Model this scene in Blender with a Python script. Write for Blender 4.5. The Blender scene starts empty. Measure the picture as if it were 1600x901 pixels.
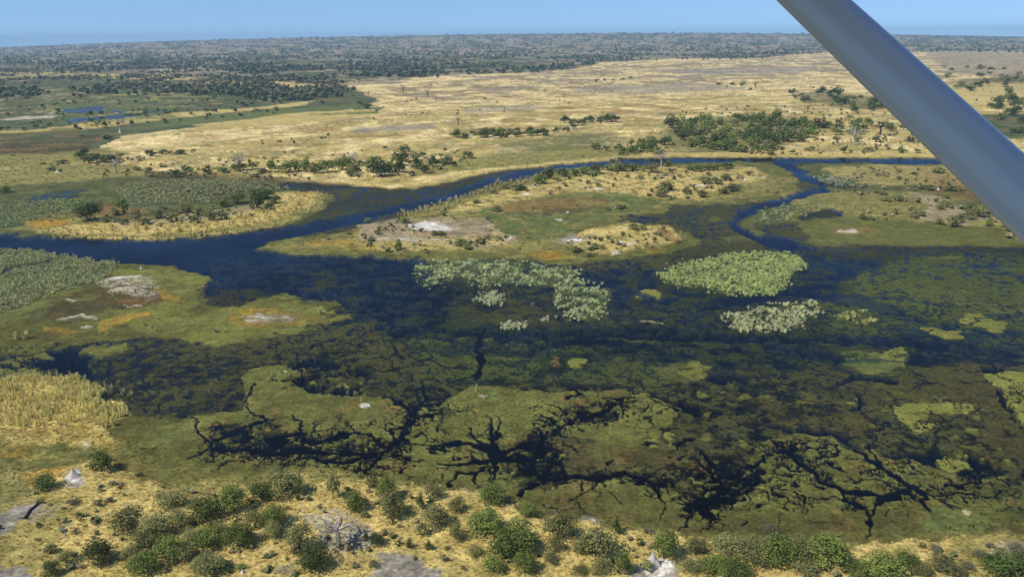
import bpy, math, random
import numpy as np
from mathutils import Matrix, Vector
random.seed(7)
rng = np.random.default_rng(11)
SC = bpy.context.scene
COL = SC.collection
R = math.radians

# ------------------------------------------------------------------ camera
CAM_H = 80.0
FOC = 1300.0                       # focal length for a 1600 pixel wide picture
PITCH = math.atan((450.5 - 57.1) / FOC)
ROLL = 0.0094
cam_d = bpy.data.cameras.new('camera')
cam = bpy.data.objects.new('camera', cam_d)
COL.objects.link(cam)
SC.camera = cam
cam_d.sensor_width = 36.0
cam_d.lens = FOC / 1600 * 36
cam_d.clip_start = 0.1
cam_d.clip_end = 60000
fwd = np.array([0, math.cos(PITCH), -math.sin(PITCH)])
up0 = np.array([0, math.sin(PITCH), math.cos(PITCH)])
ex = np.array([1.0, 0, 0])
right = ex * math.cos(ROLL) - up0 * math.sin(ROLL)
upv = ex * math.sin(ROLL) + up0 * math.cos(ROLL)
m = Matrix(((right[0], upv[0], -fwd[0], 0), (right[1], upv[1], -fwd[1], 0), (right[2], upv[2], -fwd[2], CAM_H), (0, 0, 0, 1)))
cam.matrix_world = m

# ------------------------------------------------------------------ world, sun, exposure
SUN_EL, SUN_AZ = R(50), math.atan2(-0.85, -0.5)
w = bpy.data.worlds.new('World')
SC.world = w
w.use_nodes = True
nt = w.node_tree
bg = nt.nodes['Background']
sky = nt.nodes.new('ShaderNodeTexSky')
sky.sky_type = 'NISHITA'
sky.sun_disc = False
sky.sun_elevation = SUN_EL
sky.sun_rotation = SUN_AZ
sky.altitude = 0
sky.air_density = 1.0
sky.dust_density = 0.0
sky.ozone_density = 3.0
tint = nt.nodes.new('ShaderNodeMixRGB')
tint.blend_type = 'MULTIPLY'
tint.inputs[0].default_value = 1
tint.inputs[2].default_value = (0.88, 1.01, 1.17, 1)
tcw = nt.nodes.new('ShaderNodeTexCoord')
lift = nt.nodes.new('ShaderNodeVectorMath'); lift.operation = 'ADD'; lift.inputs[1].default_value = (0, 0, 0.11)
nrm = nt.nodes.new('ShaderNodeVectorMath'); nrm.operation = 'NORMALIZE'
nt.links.new(tcw.outputs['Generated'], lift.inputs[0]); nt.links.new(lift.outputs[0], nrm.inputs[0]); nt.links.new(nrm.outputs[0], sky.inputs['Vector'])
nt.links.new(sky.outputs[0], tint.inputs[1])
nt.links.new(tint.outputs[0], bg.inputs[0])
bg.inputs[1].default_value = 0.12
sd = bpy.data.lights.new('sun', 'SUN')
sd.energy = 4.3
sd.angle = R(0.5)
sd.color = (1.0, 0.94, 0.84)
sun = bpy.data.objects.new('sun', sd)
COL.objects.link(sun)
tosun = Vector((math.sin(SUN_AZ) * math.cos(SUN_EL), math.cos(SUN_AZ) * math.cos(SUN_EL), math.sin(SUN_EL)))
sun.rotation_euler = tosun.to_track_quat('Z', 'Y').to_euler()
SC.view_settings.view_transform = 'Standard'
SC.view_settings.look = 'None'
SC.view_settings.exposure = 0.0
SC.view_settings.gamma = 1.0
SC.view_settings.use_curve_mapping = False
SC.render.engine = 'CYCLES'
SC.cycles.max_bounces = 5
SC.cycles.diffuse_bounces = 2
SC.cycles.transparent_max_bounces = 12
SC.cycles.volume_bounces = 0

# ------------------------------------------------------------------ helpers
def lin(r, g, b, k=1.0):
    f = lambda c: (c / 255 / 12.92 if c <= 10 else ((c / 255 + 0.055) / 1.055) ** 2.4)
    return (f(r) * k, f(g) * k, f(b) * k)

def tag(o, label=None, cat=None, group=None, kind=None):
    if label: o['label'] = label
    if cat: o['category'] = cat
    if group: o['group'] = group
    if kind: o['kind'] = kind
    return o

PERM = np.random.default_rng(3).permutation(256).astype(np.int32)
PERM = np.concatenate([PERM, PERM])
GA = np.random.default_rng(4).uniform(0, 2 * np.pi, 256)
GX, GY = np.cos(GA).astype(np.float32), np.sin(GA).astype(np.float32)
def perlin(x, y, seed=0):
    x = x + seed * 17.31; y = y + seed * 9.73
    xi = np.floor(x).astype(np.int64); yi = np.floor(y).astype(np.int64)
    xf = (x - xi).astype(np.float32); yf = (y - yi).astype(np.float32)
    xi &= 255; yi &= 255
    u = xf * xf * xf * (xf * (xf * 6 - 15) + 10); v = yf * yf * yf * (yf * (yf * 6 - 15) + 10)
    def g(a, b, dx, dy):
        h = PERM[PERM[(xi + a) & 255] + ((yi + b) & 255)]
        return GX[h] * dx + GY[h] * dy
    n00 = g(0, 0, xf, yf); n10 = g(1, 0, xf - 1, yf); n01 = g(0, 1, xf, yf - 1); n11 = g(1, 1, xf - 1, yf - 1)
    return ((n00 * (1 - u) + n10 * u) * (1 - v) + (n01 * (1 - u) + n11 * u) * v) * 1.5
def fbm(x, y, L, octaves=4, seed=0, gain=0.55):
    s = 0; a = 1; t = 0
    for k in range(octaves):
        s = s + a * perlin(x / L, y / L, seed + k); t += a
        a *= gain; L = L / 2.03
    return s / t
def smooth(e0, e1, x):
    t = np.clip((x - e0) / (e1 - e0), 0, 1)
    return t * t * (3 - 2 * t)

def ray(px, py):
    a = (np.asarray(px, float) - 800) / FOC; b = -(np.asarray(py, float) - 450.5) / FOC
    return [fwd[i] + a * right[i] + b * upv[i] for i in range(3)]
def ground_point(px, py):
    d = ray(px, py)
    t = -CAM_H / np.minimum(d[2], -0.0072)
    return d[0] * t, d[1] * t
def project(x, y, z=0.0):
    v = [x, y, z - CAM_H]
    dep = v[0] * fwd[0] + v[1] * fwd[1] + v[2] * fwd[2]
    a = (v[0] * right[0] + v[1] * right[1] + v[2] * right[2]) / dep
    b = (v[0] * upv[0] + v[1] * upv[1] + v[2] * upv[2]) / dep
    return 800 + a * FOC, 450.5 - b * FOC, dep

# ------------------------------------------------------------------ ground sheet: sample grid, dense where the land is far away or detailed
STEP = 1.5
us = np.concatenate([np.linspace(-1500, -130, 45), np.arange(-120, 1730, STEP), np.linspace(1740, 3100, 45)])
vs = np.concatenate([np.arange(10.4, 130, 1.0), np.arange(130, 880, STEP), np.geomspace(890, 3600, 30)])
NU, NV = len(us), len(vs)
UU, VV = np.meshgrid(us, vs)
d0 = np.stack([(UU - 800) / FOC, fwd[1] + 0 * UU, 0 * UU], 0)
bb = -(57.1 + VV - 450.5) / FOC
dx = (UU - 800) / FOC
dy = fwd[1] + bb * up0[1]
dz = fwd[2] + bb * up0[2]
# rows below the nadir are cut off
tt = CAM_H / -dz
GXw = dx * tt
GYw = dy * tt
DIST = np.hypot(GXw, GYw)
PX, PY, _ = project(GXw, GYw)
swell = 106 * np.clip(1 - ((PX - 820) / 860) ** 2, 0, 1) * smooth(3200, 9900, DIST)
WX = np.zeros_like(PX); WY = np.zeros_like(PX)
for k, L in enumerate([1.6, 3.3, 7, 15, 32, 70, 150, 330]):
    amp = np.minimum(L * 0.30, 0.0042 * DIST)
    WX += amp * perlin(GXw / L, GYw / L, 20 + k)
    WY += amp * 1.6 * perlin(GXw / L, GYw / L, 40 + k)
QX, QY, _ = project(GXw + WX, GYw + WY)      # ragged outlines: the map is looked up at a wandering point

base = np.zeros(PX.shape + (3,), np.float32)
H = np.full(PX.shape, 0.35, np.float32)
DRY = np.zeros(PX.shape, np.float32)         # how much standing dry grass grows here
CRK = np.zeros(PX.shape, np.float32)         # where the floating mats are cracked

def window(pts, mg=26):
    xs = [p[0] for p in pts]; ys = [p[1] for p in pts]
    j0 = max(0, np.searchsorted(us, min(xs) - mg - 8)); j1 = min(NU, np.searchsorted(us, max(xs) + mg + 8))
    lv = 57.1
    i0 = max(0, np.searchsorted(vs, min(ys) - lv - mg - 18)); i1 = min(NV, np.searchsorted(vs, max(ys) - lv + mg + 18))
    return slice(i0, i1), slice(j0, j1)
def sdf(pts, X, Y):
    n = len(pts); inside = np.zeros(X.shape, bool); d2 = np.full(X.shape, 1e12)
    for i in range(n):
        x0, y0 = pts[i]; x1, y1 = pts[(i + 1) % n]
        ex_, ey_ = x1 - x0, y1 - y0
        t = np.clip(((X - x0) * ex_ + (Y - y0) * ey_) / (ex_ * ex_ + ey_ * ey_ + 1e-9), 0, 1)
        dd = (X - x0 - t * ex_) ** 2 + (Y - y0 - t * ey_) ** 2
        d2 = np.minimum(d2, dd)
        c = ((y0 > Y) != (y1 > Y)) & (X < ex_ * (Y - y0) / (ey_ if abs(ey_) > 1e-9 else 1e-9) + x0)
        inside ^= c
    s = np.sqrt(d2)
    return np.where(inside, s, -s)
def poly(s):
    v = [float(a) for a in s.replace(',', ' ').split()]
    return list(zip(v[::2], v[1::2]))
KIND = {
 # name: colour, height, dry grass, second colour, scale of the mottling (m), amount
 'gold':   (lin(196, 174, 106), 0.5, 1.0, lin(168, 150, 84), 9, .9),
 'plain':  (lin(236, 212, 142), 0.5, 0.6, lin(204, 178, 120), 40, 1.0),
 'grey':   (lin(165, 149, 116), 0.5, 0.3, lin(142, 124, 92), 20, .9),
 'olive':  (lin(92, 90, 44), 0.10, 0.0, lin(76, 76, 36), 5, .9),
 'mat':    (lin(104, 104, 52), 0.10, 0.0, lin(90, 90, 44), 6, .9),
 'lime':   (lin(122, 122, 58), 0.12, 0.0, lin(108, 108, 50), 6, .8),
 'ygrass': (lin(150, 138, 76), 0.25, 0.6, lin(116, 112, 58), 6, 1.0),
 'green':  (lin(88, 102, 50), 0.2, 0.0, lin(112, 112, 62), 10, .9),
 'dgreen': (lin(70, 84, 46), 0.2, 0.0, lin(104, 100, 64), 30, 1.0),
 'marsh':  (lin(100, 102, 58), 0.2, 0.0, lin(76, 78, 42), 12, 1.0),
 'brown':  (lin(84, 74, 42), 0.15, 0.0, lin(68, 62, 34), 10, .9),
 'orange': (lin(172, 132, 48), 0.3, 0.3, lin(146, 120, 50), 5, .8),
 'rust':   (lin(146, 106, 62), 0.3, 0.2, lin(120, 96, 56), 5, .8),
 'reed':   (lin(90, 98, 62), 0.15, 0.0, lin(66, 76, 48), 4, .9),
 'sand':   (lin(184, 174, 150), 0.45, 0.1, lin(160, 148, 120), 4, .9),
 'ash':    (lin(152, 143, 124), 0.45, 0.0, lin(124, 116, 100), 3, .9),
 'white':  (lin(226, 220, 208), 0.5, 0.0, lin(190, 180, 156), 3, .9),
 'deep':   (lin(9, 14, 26), -1.0, 0.0, lin(14, 19, 26), 14, .8),
 'black':  (lin(6, 7, 9), -0.16, 0.0, lin(9, 10, 11), 14, .8),
 'weed':   (lin(68, 68, 38), 0.05, 0.0, lin(22, 22, 18), 4, 1.0),
 'weedg':  (lin(72, 78, 40), 0.04, 0.0, lin(26, 30, 22), 8, 1.0),
 'weedd':  (lin(54, 54, 30), 0.04, 0.0, lin(18, 18, 16), 5, 1.0),
 'weedb':  (lin(50, 56, 36), 0.03, 0.0, lin(14, 18, 20), 7, 1.0),
}
NOISE_CACHE = {}
def mott(L):
    if L not in NOISE_CACHE:
        NOISE_CACHE[L] = (fbm(GXw, GYw, L, 5, 60 + int(L), .72)).astype(np.float32)
    return NOISE_CACHE[L]
def vein():
    # thin winding lines of open water between the weed cushions
    if 'v' not in NOISE_CACHE:
        x = GXw + 1.5 * perlin(GXw / 4, GYw / 4, 201); y = GYw + 1.5 * perlin(GXw / 4, GYw / 4, 202)
        a = np.abs(perlin(x / 9, y / 9, 203)) / (.035 + .00004 * DIST); b = np.abs(perlin(x / 4, y / 4, 204)) / (.06 + .00008 * DIST)
        NOISE_CACHE['v'] = np.clip(1.3 - np.minimum(a, b * 1.3), 0, 1).astype(np.float32)
    return NOISE_CACHE['v']
def put(kind, w, I):
    c, h, dr, c2, L, am = KIND[kind]
    n = smooth(-0.32, 0.32, mott(L)[I])[..., None] * am
    if kind.startswith('weed'):
        off_ = {'weed': 0.13, 'weedg': 0.21, 'weedd': 0.02, 'weedb': 0.07}[kind]
        off_ = off_ + (0.24 * smooth(190, 400, DIST[I]) if kind in ('weed', 'weedd') else 0)
        q = smooth(off_ - 0.10, off_ + 0.12, 0.75 * mott(L)[I] + 0.35 * mott(60)[I])
        q = np.maximum(q, .9 * vein()[I] * smooth(-.25, .1, mott(25)[I]))
        n = q[..., None] * am
        h = h + (-0.22 - h) * q
    cc = np.array(c, np.float32) * (1 - n) + np.array(c2, np.float32) * n
    w3 = w[..., None]
    base[I] = base[I] * (1 - w3) + cc * w3
    H[I] = H[I] * (1 - w) + h * w
    DRY[I] = DRY[I] * (1 - w) + dr * w
def P(kind, s, feather=2.5, amt=1.0, mot=None, warp=1.0):
    """paint a patch of ground; mot=(metres, threshold) breaks it up into spots"""
    pts = poly(s) if isinstance(s, str) else s
    I = window(pts)
    X = PX[I] + (QX[I] - PX[I]) * warp; Y = PY[I] + (QY[I] - PY[I]) * warp
    w = smooth(-0.5, 0.5, sdf(pts, X, Y) / feather) * amt
    if mot:
        w = w * smooth(mot[1] - 0.06, mot[1] + 0.06, mott(mot[0])[I])
    put(kind, w.astype(np.float32), I)
def LN(kind, s, feather=1.0, warp=1.0, rag=0.5, amt=1.0):
    """paint a band along x y width triples"""
    v = [float(a) for a in s.replace(',', ' ').split()]
    tr = list(zip(v[::3], v[1::3], v[2::3]))
    mx = max(t[2] for t in tr)
    I = window([(a, b) for a, b, c in tr], 20 + mx)
    X = PX[I] + (QX[I] - PX[I]) * warp; Y = PY[I] + (QY[I] - PY[I]) * warp
    best = np.full(X.shape, -99.0)
    nz = 1 + rag * 1.6 * mott(4)[I]
    for (x0, y0, w0), (x1, y1, w1) in zip(tr, tr[1:]):
        ex_, ey_ = x1 - x0, y1 - y0
        t = np.clip(((X - x0) * ex_ + (Y - y0) * ey_) / (ex_ * ex_ + ey_ * ey_ + 1e-9), 0, 1)
        dd = np.hypot(X - x0 - t * ex_, Y - y0 - t * ey_)
        best = np.maximum(best, (w0 + (w1 - w0) * t) * 0.5 * nz - dd)
    put(kind, (smooth(-0.5, 0.5, best / feather) * amt).astype(np.float32), I)
def E(kind, x, y, rx, ry, feather=3, **k):
    P(kind, [(x + rx * math.cos(a), y + ry * math.sin(a)) for a in np.linspace(0, 2 * math.pi, 15)[:-1]], feather, **k)
def CR(s, v=1.0, feather=14):
    pts = poly(s); I = window(pts)
    wgt = smooth(-0.5, 0.5, sdf(pts, PX[I], PY[I]) / feather) * v
    CRK[I] = np.maximum(CRK[I], wgt)

ALL = (slice(0, NV), slice(0, NU))
one = np.ones(PX.shape, np.float32)
put('dgreen', one, ALL)
# --- far country
P('gold', '-600 250 -600 3000 2400 3000 2400 250', 10)
P('marsh', '-600 40 2400 40 2400 135 -600 135', 10)
P('brown', '-600 40 2400 40 2400 110 -600 110', 8, mot=(150, 0.02))
P('grey', '-600 40 2400 40 2400 120 -600 120', 6, mot=(200, .06), amt=.9); P('green', '-600 40 2400 40 2400 120 -600 120', 6, mot=(260, .12), amt=.6)
P('grey', '-300 92 480 88 700 92 1600 80 2300 76 2300 60 -300 76', 6, mot=(150, 0.12))
P('dgreen', '-500 112 120 104 330 118 470 126 540 140 470 160 330 170 180 188 60 200 -500 215', 5)
P('green', '-500 128 60 126 330 138 430 146 300 158 120 168 -500 170', 4, mot=(70, -0.05))
P('brown', '-500 100 330 104 540 132 540 150 300 150 120 136 -500 140', 6, amt=.8, mot=(90, -.02))
P('grey', '-500 100 330 104 540 132 440 146 200 130 -500 136', 6, amt=.7, mot=(60, .1))
P('marsh', '-500 112 150 108 300 122 120 134 -500 136', 5, mot=(70, 0.05))
P('gold', '300 130 360 127 440 128 520 134 440 138 320 136', 2)
P('sand', '235 109 270 107 270 112 240 113', 2)
# golden plain
P('plain', '185 214 300 200 470 186 590 160 560 140 540 134 600 128 680 119 820 114 900 108 940 98 1050 92 1180 92 1270 84 1700 80 2300 82 2300 250 1460 248 1200 249 960 248 760 266 620 294 480 292 300 276 100 272 -400 310 -400 262 0 262 160 238', 3)
P('gold', '600 180 1100 150 1700 170 2300 180 2300 250 1460 248 1200 249 960 248 760 266 620 294 480 292 300 276 100 272 -100 285 0 262 160 238 400 215', 12, mot=(50, -0.06))
P('grey', '420 128 900 105 1270 88 2300 84 2300 120 1600 130 1300 120 1000 140 700 160', 8, mot=(110, 0.02))
PLN = '185 214 470 186 590 160 560 140 820 114 940 98 1180 92 1270 84 1700 80 1700 246 1200 246 960 246 760 262 620 286 300 272 0 280 0 262 160 238'
P('grey', PLN, 6, mot=(26, .14), amt=.45); P('brown', PLN, 6, mot=(14, .19), amt=.3); P('rust', PLN, 6, mot=(34, .16), amt=.45); P('ygrass', PLN, 6, mot=(60, .14), amt=.7)
P('rust', '500 150 1700 100 1700 170 900 200 400 240', 10, mot=(50, 0.2), amt=.5)
P('ash', '545 205 600 196 680 194 690 201 600 206 550 210', 3, amt=.7)
P('ash', '720 170 830 163 860 170 740 178', 3, amt=.5)
P('ash', '900 138 1090 130 1180 140 1000 148 900 146', 3, amt=.6)
P('ash', '1000 110 1270 104 1270 114 1100 118', 3, amt=.6)
P('grey', '1440 82 2300 78 2300 122 1500 118', 3, amt=.8)
P('brown', '1460 130 1600 118 2300 110 2300 135 1600 140', 3, amt=.7)
P('gold', '1400 130 2300 130 2300 172 1500 172', 5, amt=.8)
P('dgreen', '1520 180 2300 172 2300 216 1560 216', 3)
# streaks at the edge of the green flats, left
P('gold', '-500 212 60 203 200 184 400 168 480 158 470 166 330 180 190 196 120 204 -500 224', 2)
P('green', '180 208 240 192 380 176 560 162 595 166 560 171 400 184 300 194 205 204', 2)
P('dgreen', '-500 224 100 208 205 200 190 214 160 226 150 236 -500 252', 3)
P('brown', '-500 232 0 220 150 212 150 235 100 246 -500 262', 4, amt=.9)
P('gold', '300 196 480 176 620 172 540 188 420 198 300 210', 3)
LN('green', '555 172 3 600 170 4 590 176 3 480 180 1', 2)
for k, s_ in (('gold', '-500 118 100 112 330 120 300 126 100 122 -500 128'), ('grey', '180 112 330 104 420 118 260 122'), ('gold', '200 146 330 140 340 143 210 150'), ('grey', '0 150 120 146 160 152 0 160'), ('sand', '60 176 90 180 60 186'), ('gold', '150 118 260 116 280 124 170 124')):
    P(k, s_, 3, amt=.8, mot=(80, -.02))
P('ygrass', '-500 250 80 240 165 232 220 240 80 262 -500 275', 4)
P('dgreen', '-500 136 430 136 560 148 180 190 -500 200', 6, mot=(60, .06), amt=.9); P('gold', '-500 136 430 136 500 150 180 184 -500 196', 6, mot=(45, .17), amt=.6); P('brown', '-500 136 430 136 500 150 180 184 -500 196', 6, mot=(26, .14), amt=.6)
P('marsh', '-500 200 180 200 160 230 -500 256', 6, mot=(40, .06), amt=.8); P('rust', '-500 205 180 205 150 236 -500 256', 6, mot=(26, .14), amt=.6)
for t in ('95 173 6 120 174 8 160 168 5', '105 188 4 140 186 6 200 182 5 260 172 2', '10 187 2 60 184 2', '150 172 3 220 178 2'):
    LN('deep', t, 1.5, rag=1.2, amt=.62)
P('green', '60 160 280 158 280 190 60 194', 6, amt=.7, mot=(26, -.06))
P('sand', '0 187 30 183 85 182 84 185 30 188 0 190', 1.5)
P('dgreen', '-500 196 0 190 100 189 90 197 -500 205', 2)
# dark band of trees' ground in front of plain
P('green', '780 228 850 212 930 206 960 215 930 232 840 240', 9, amt=.7, mot=(30, -.1)); P('marsh', '760 232 850 214 960 206 1000 222 930 240 800 246', 10, amt=.5)
P('ygrass', '640 260 780 240 960 232 1200 240 1200 250 960 246 760 264 640 280', 5)
P('marsh', '1050 190 1120 182 1240 186 1290 198 1240 225 1180 238 1060 240 1030 225', 6, amt=.6)
P('marsh', '1240 148 1290 142 1380 152 1400 170 1330 172 1250 158', 4, amt=.7)
P('gold', '1000 240 1460 238 1700 236 1700 248 1200 247 1000 247', 3)
# --- middle distance: marsh behind the left island
P('marsh', '-500 300 0 275 100 262 240 270 420 280 560 294 520 340 300 370 0 368 -500 372', 6)
P('ygrass', '-500 285 0 266 100 258 200 258 260 272 130 284 -500 320', 5)
P('weedg', '-500 345 0 322 60 306 150 292 140 300 110 314 40 326 -500 360', 4)
P('brown', '230 268 420 274 560 290 400 292 240 282', 5, amt=.7)
P('reed', '-500 350 0 322 110 312 140 322 120 340 60 348 0 355 -500 378', 5)
P('reed', '190 292 330 280 420 284 460 296 350 302 330 316 240 320 190 316', 5)
P('weedd', '250 302 330 288 460 284 560 290 640 296 560 300 430 296 330 304', 3)
P('rust', '80 335 180 318 240 330 130 350 60 352', 6, amt=.6)
P('ygrass', '20 356 110 338 200 342 340 330 420 318 420 300 480 298 510 306 505 325 440 350 330 366 200 370 100 366', 4)
P('gold', '60 358 170 350 330 344 430 320 440 302 500 304 490 322 430 345 330 360 200 366 100 364', 4)
P('orange', '50 344 105 342 108 352 60 354', 4)
P('grey', '120 342 200 346 330 330 430 316 350 342 200 355', 5, amt=.6)
# --- the river and the flooded ground: everything between the banks
P('weed', '-600 372 0 366 100 369 200 374 330 369 440 352 505 330 520 312 505 300 430 294 560 295 640 296 700 286 780 266 900 255 1000 248 1460 247 2300 246 2300 900 1600 860 900 800 300 700 190 650 150 600 -600 560', 3)
P('weedb', '560 400 1000 410 1260 400 1700 390 1700 570 560 590 420 480', 30)
LN('deep', '-500 375 14 0 375 18 80 378 22 200 392 34 330 382 24 440 363 16 540 345 13 640 322 10 720 300 9 800 272 6 900 258 5 960 252 4', 3, rag=.6)
P('deep', '-500 372 0 364 60 367 200 376 330 372 400 368 430 392 560 400 650 405 700 425 640 470 560 500 500 480 440 455 330 470 320 445 325 430 270 412 150 408 100 395 0 384 -500 388', 3)
P('weedb', '430 395 640 408 720 430 700 480 600 500 480 470 400 445', 20, mot=(14, -0.02))
LN('weedb', '640 327 5 700 318 7 800 296 6 870 275 4', 3, rag=.8)
LN('deep', '900 256 4 1000 252 3 1100 253 5 1200 250 6 1300 253 6 1470 252 6 1700 250 6', 2, rag=.4)
P('weedb', '960 248 1200 249 1200 258 1000 260', 3, amt=.7)
P('weedd', '500 330 560 300 700 292 760 275 700 305 600 325', 8, amt=.8)
# --- centre island
ISL = '398 388 440 372 520 365 620 342 700 312 800 284 850 268 900 261 1000 258 1150 254 1220 260 1245 275 1248 298 1200 316 1120 322 1050 322 1035 335 980 343 960 348 1030 356 1080 366 1092 378 1060 390 1000 400 920 408 870 415 780 405 690 408 620 405 580 402 480 396'
P('mat', ISL, 3)
P('ygrass', '430 386 520 368 620 344 700 316 800 288 850 270 900 263 1000 260 1150 258 1180 270 1240 280 1200 305 1100 318 1040 322 1000 335 900 350 900 395 700 395 560 392', 8, amt=.8)
P('gold', '690 330 760 306 840 282 900 268 960 262 1080 262 1180 264 1200 280 1120 296 1090 312 1000 310 900 302 820 314 740 330', 5)
P('grey', '560 350 640 340 720 340 790 350 800 378 760 392 680 384 620 382 560 378', 6)
P('gold', '560 384 640 372 740 372 790 362 790 384 700 392 600 392', 5, amt=.6)
P('orange', '475 378 560 374 560 380 480 384', 4, amt=.7)
P('orange', '520 386 640 384 560 390', 4, amt=.6)
P('green', '740 330 800 322 850 310 950 302 1030 314 1010 328 960 340 930 350 880 372 820 378 785 368 770 350', 5)
P('green', '790 340 860 335 880 350 860 368 800 370 785 355', 5, amt=.8)
P('rust', '770 322 850 312 950 314 940 324 860 334 770 334', 4, amt=.6)
P('brown', '800 332 900 326 960 328 900 340 820 340', 4, amt=.6)
P('gold', '900 372 940 358 990 352 1050 358 1070 372 1030 386 960 396 900 394 880 382', 5)
P('ash', '860 378 900 368 910 380 870 386', 4, amt=.8)
P('rust', '1020 355 1050 365 1058 378 1045 378 1025 366', 3, amt=.8)
P('mat', '1052 352 1090 372 1092 384 1060 384 1060 366', 3, amt=.7)
P('orange', '815 396 860 394 890 404 850 410 820 404', 4, amt=.7)
P('orange', '1000 392 1040 388 1000 398', 3, amt=.5)
P('white', '638 350 662 345 682 349 700 356 716 358 700 362 676 361 655 362 642 356', 2)
P('sand', '600 372 620 374 655 372 700 376 640 380', 3)
LN('white', '880 381 2 905 379 3 912 378 1', 1.5)
LN('white', '965 385 2 985 383 3', 1.5)
LN('sand', '580 375 2 620 373 4 700 378 2', 2)
for x, y, rx in ((835, 291, 10), (930, 297, 14), (822, 306, 9), (1095, 290, 12), (1185, 278, 8), (1032, 278, 5), (870, 347, 6), (883, 336, 3), (1158, 283, 4), (955, 396, 6), (790, 375, 8)):
    E('white', x, y, rx, 1.6, 1.5, mot=(4, -0.1))
P('rust', '620 352 660 362 720 366 700 372 640 370', 4, amt=.5, mot=(4, 0))
LN('black', '960 343 2 990 341 2 1040 345 2', 1.5); LN('black', '965 347 1.5 985 338 2', 1)
# dark creek country east of the island
P('weed', '1040 328 1060 322 1150 324 1220 312 1260 296 1250 268 1270 270 1290 292 1240 312 1180 328 1150 345 1150 372 1200 388 1290 392 1260 400 1240 396 1180 392 1120 398 1060 408 1030 420 900 425 880 412 1000 402 1060 392 1095 384 1085 364 1040 356 965 347 1030 345', 4)
P('olive', '1098 342 1120 337 1128 343 1112 347', 2)
P('marsh', '1130 372 1160 368 1180 380 1130 384', 4, amt=.5)
P('marsh', '1250 262 1290 290 1290 298 1210 322 1160 342 1155 368 1180 378 1280 382 1700 392 1700 254 1300 257', 4)
P('mat', '1180 330 1300 318 1400 312 1500 330 1560 370 1400 384 1300 376 1230 350', 10, amt=.8)
P('gold', '1290 264 1400 258 1600 262 1600 290 1400 292 1310 285', 5, amt=.5)
P('ygrass', '1210 300 1290 298 1420 300 1500 310 1440 345 1340 340 1240 322', 6, amt=.7)
P('reed', '1280 278 1340 280 1350 290 1300 292', 4)
P('reed', '1190 330 1230 322 1230 345 1180 350', 5)
P('rust', '1440 270 1500 275 1560 310 1520 320 1460 300', 6, amt=.4)
P('grey', '1420 300 1480 310 1500 330 1580 345 1600 380 1540 360 1450 345 1430 345 1460 325', 5, amt=.8)
P('ygrass', '1500 345 1560 345 1600 380 1560 372', 4)
P('weedd', '1290 286 1330 288 1340 293 1290 294', 2)
P('weedd', '1250 338 1298 325 1325 336 1290 343 1250 344', 3)
LN('deep', '1300 326 3 1320 334 6', 2)
P('mat', '1255 345 1340 345 1460 352 1560 358 1610 385 1500 388 1380 384 1300 376', 3)
P('rust', '1300 356 1350 352 1380 362 1330 370 1300 366', 5, amt=.4)
E('sand', 1325, 362, 16, 4, 3)
P('weed', '1170 352 1240 346 1270 370 1260 380 1200 374', 6)
P('weedd', '1350 384 1480 386 1700 384 1700 420 1400 420 1290 400', 8, amt=.9)
P('weedg', '1430 400 1500 396 1700 410 1700 520 1500 512 1380 480 1320 440 1340 425', 14)
P('marsh', '1440 402 1500 400 1500 408 1450 408', 4, amt=.7)
P('weedg', '1500 410 1600 418 1600 440 1540 436', 6)
LN('deep', '1212 254 8 1238 262 10 1262 278 11 1284 286 10 1286 294 9 1260 303 9 1200 320 9 1152 336 8 1144 350 9 1160 366 10 1185 376 12 1225 382 18 1255 390 16 1275 400 9', 1.5, rag=.35)
LN('weedd', '1240 392 6 1290 396 6', 2)
# --- left shore mats
LM = '-600 460 0 430 60 420 90 398 160 410 230 409 290 420 333 434 316 452 325 474 370 478 400 470 440 457 468 464 530 474 555 490 520 503 480 516 430 525 380 531 340 541 300 541 285 532 200 536 120 534 100 542 40 548 -600 570'
P('olive', LM, 2)
P('lime', '180 420 290 420 330 436 312 452 300 500 350 480 440 460 470 468 550 490 480 512 400 528 340 538 300 536 220 520 180 490', 6, amt=.7)
P('reed', '-500 385 0 385 60 390 105 402 190 412 175 430 120 448 60 470 0 492 -500 520', 8)
LN('black', '-300 452 8 0 436 6 20 420 5 70 412 5 95 404 4', 2)
P('marsh', '0 470 80 450 110 470 60 495 0 500', 8)
P('brown', '90 465 180 440 260 450 290 466 210 480 130 492 60 500', 6)
P('rust', '170 470 260 465 200 480', 5, amt=.4)
P('sand', '150 440 165 432 200 430 235 433 250 445 262 458 235 466 205 460 170 452', 9, mot=(4, -0.12), amt=.85)
P('white', '170 434 215 431 215 436 180 439', 2, amt=.7)
P('orange', '150 512 155 500 200 492 240 487 238 492 180 508 160 518', 4)
P('orange', '240 450 270 452 285 470 270 470', 4, amt=.6)
P('orange', '60 508 110 508 130 520 90 522', 5, amt=.5)
LN('white', '100 471 2 118 471 2', 1.5); LN('sand', '85 500 2 120 495 4 150 496 2', 2, rag=.8); LN('white', '132 511 3 142 511 2', 1.5)
LN('sand', '190 478 1.5 215 478 1.5', 1)
P('orange', '352 496 376 484 430 484 470 490 500 500 440 512 380 514 356 506', 8, amt=.65, mot=(6, -.12))
P('sand', '374 496 400 492 440 492 466 498 440 504 400 506 378 503', 6, amt=.8)
P('rust', '370 496 400 488 450 488 480 498 450 508 400 510', 6, amt=.3, mot=(4, 0))
LN('white', '385 497 2 420 496 3 455 498 1.5', 1.5, rag=.8)
P('weedd', '325 462 340 448 390 450 440 456 400 468 370 478 330 476', 3)
P('weedg', '490 515 520 505 560 500 590 505 560 520 500 535', 5)
LN('black', '235 505 1.5 242 517 1.8', 1)
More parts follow.
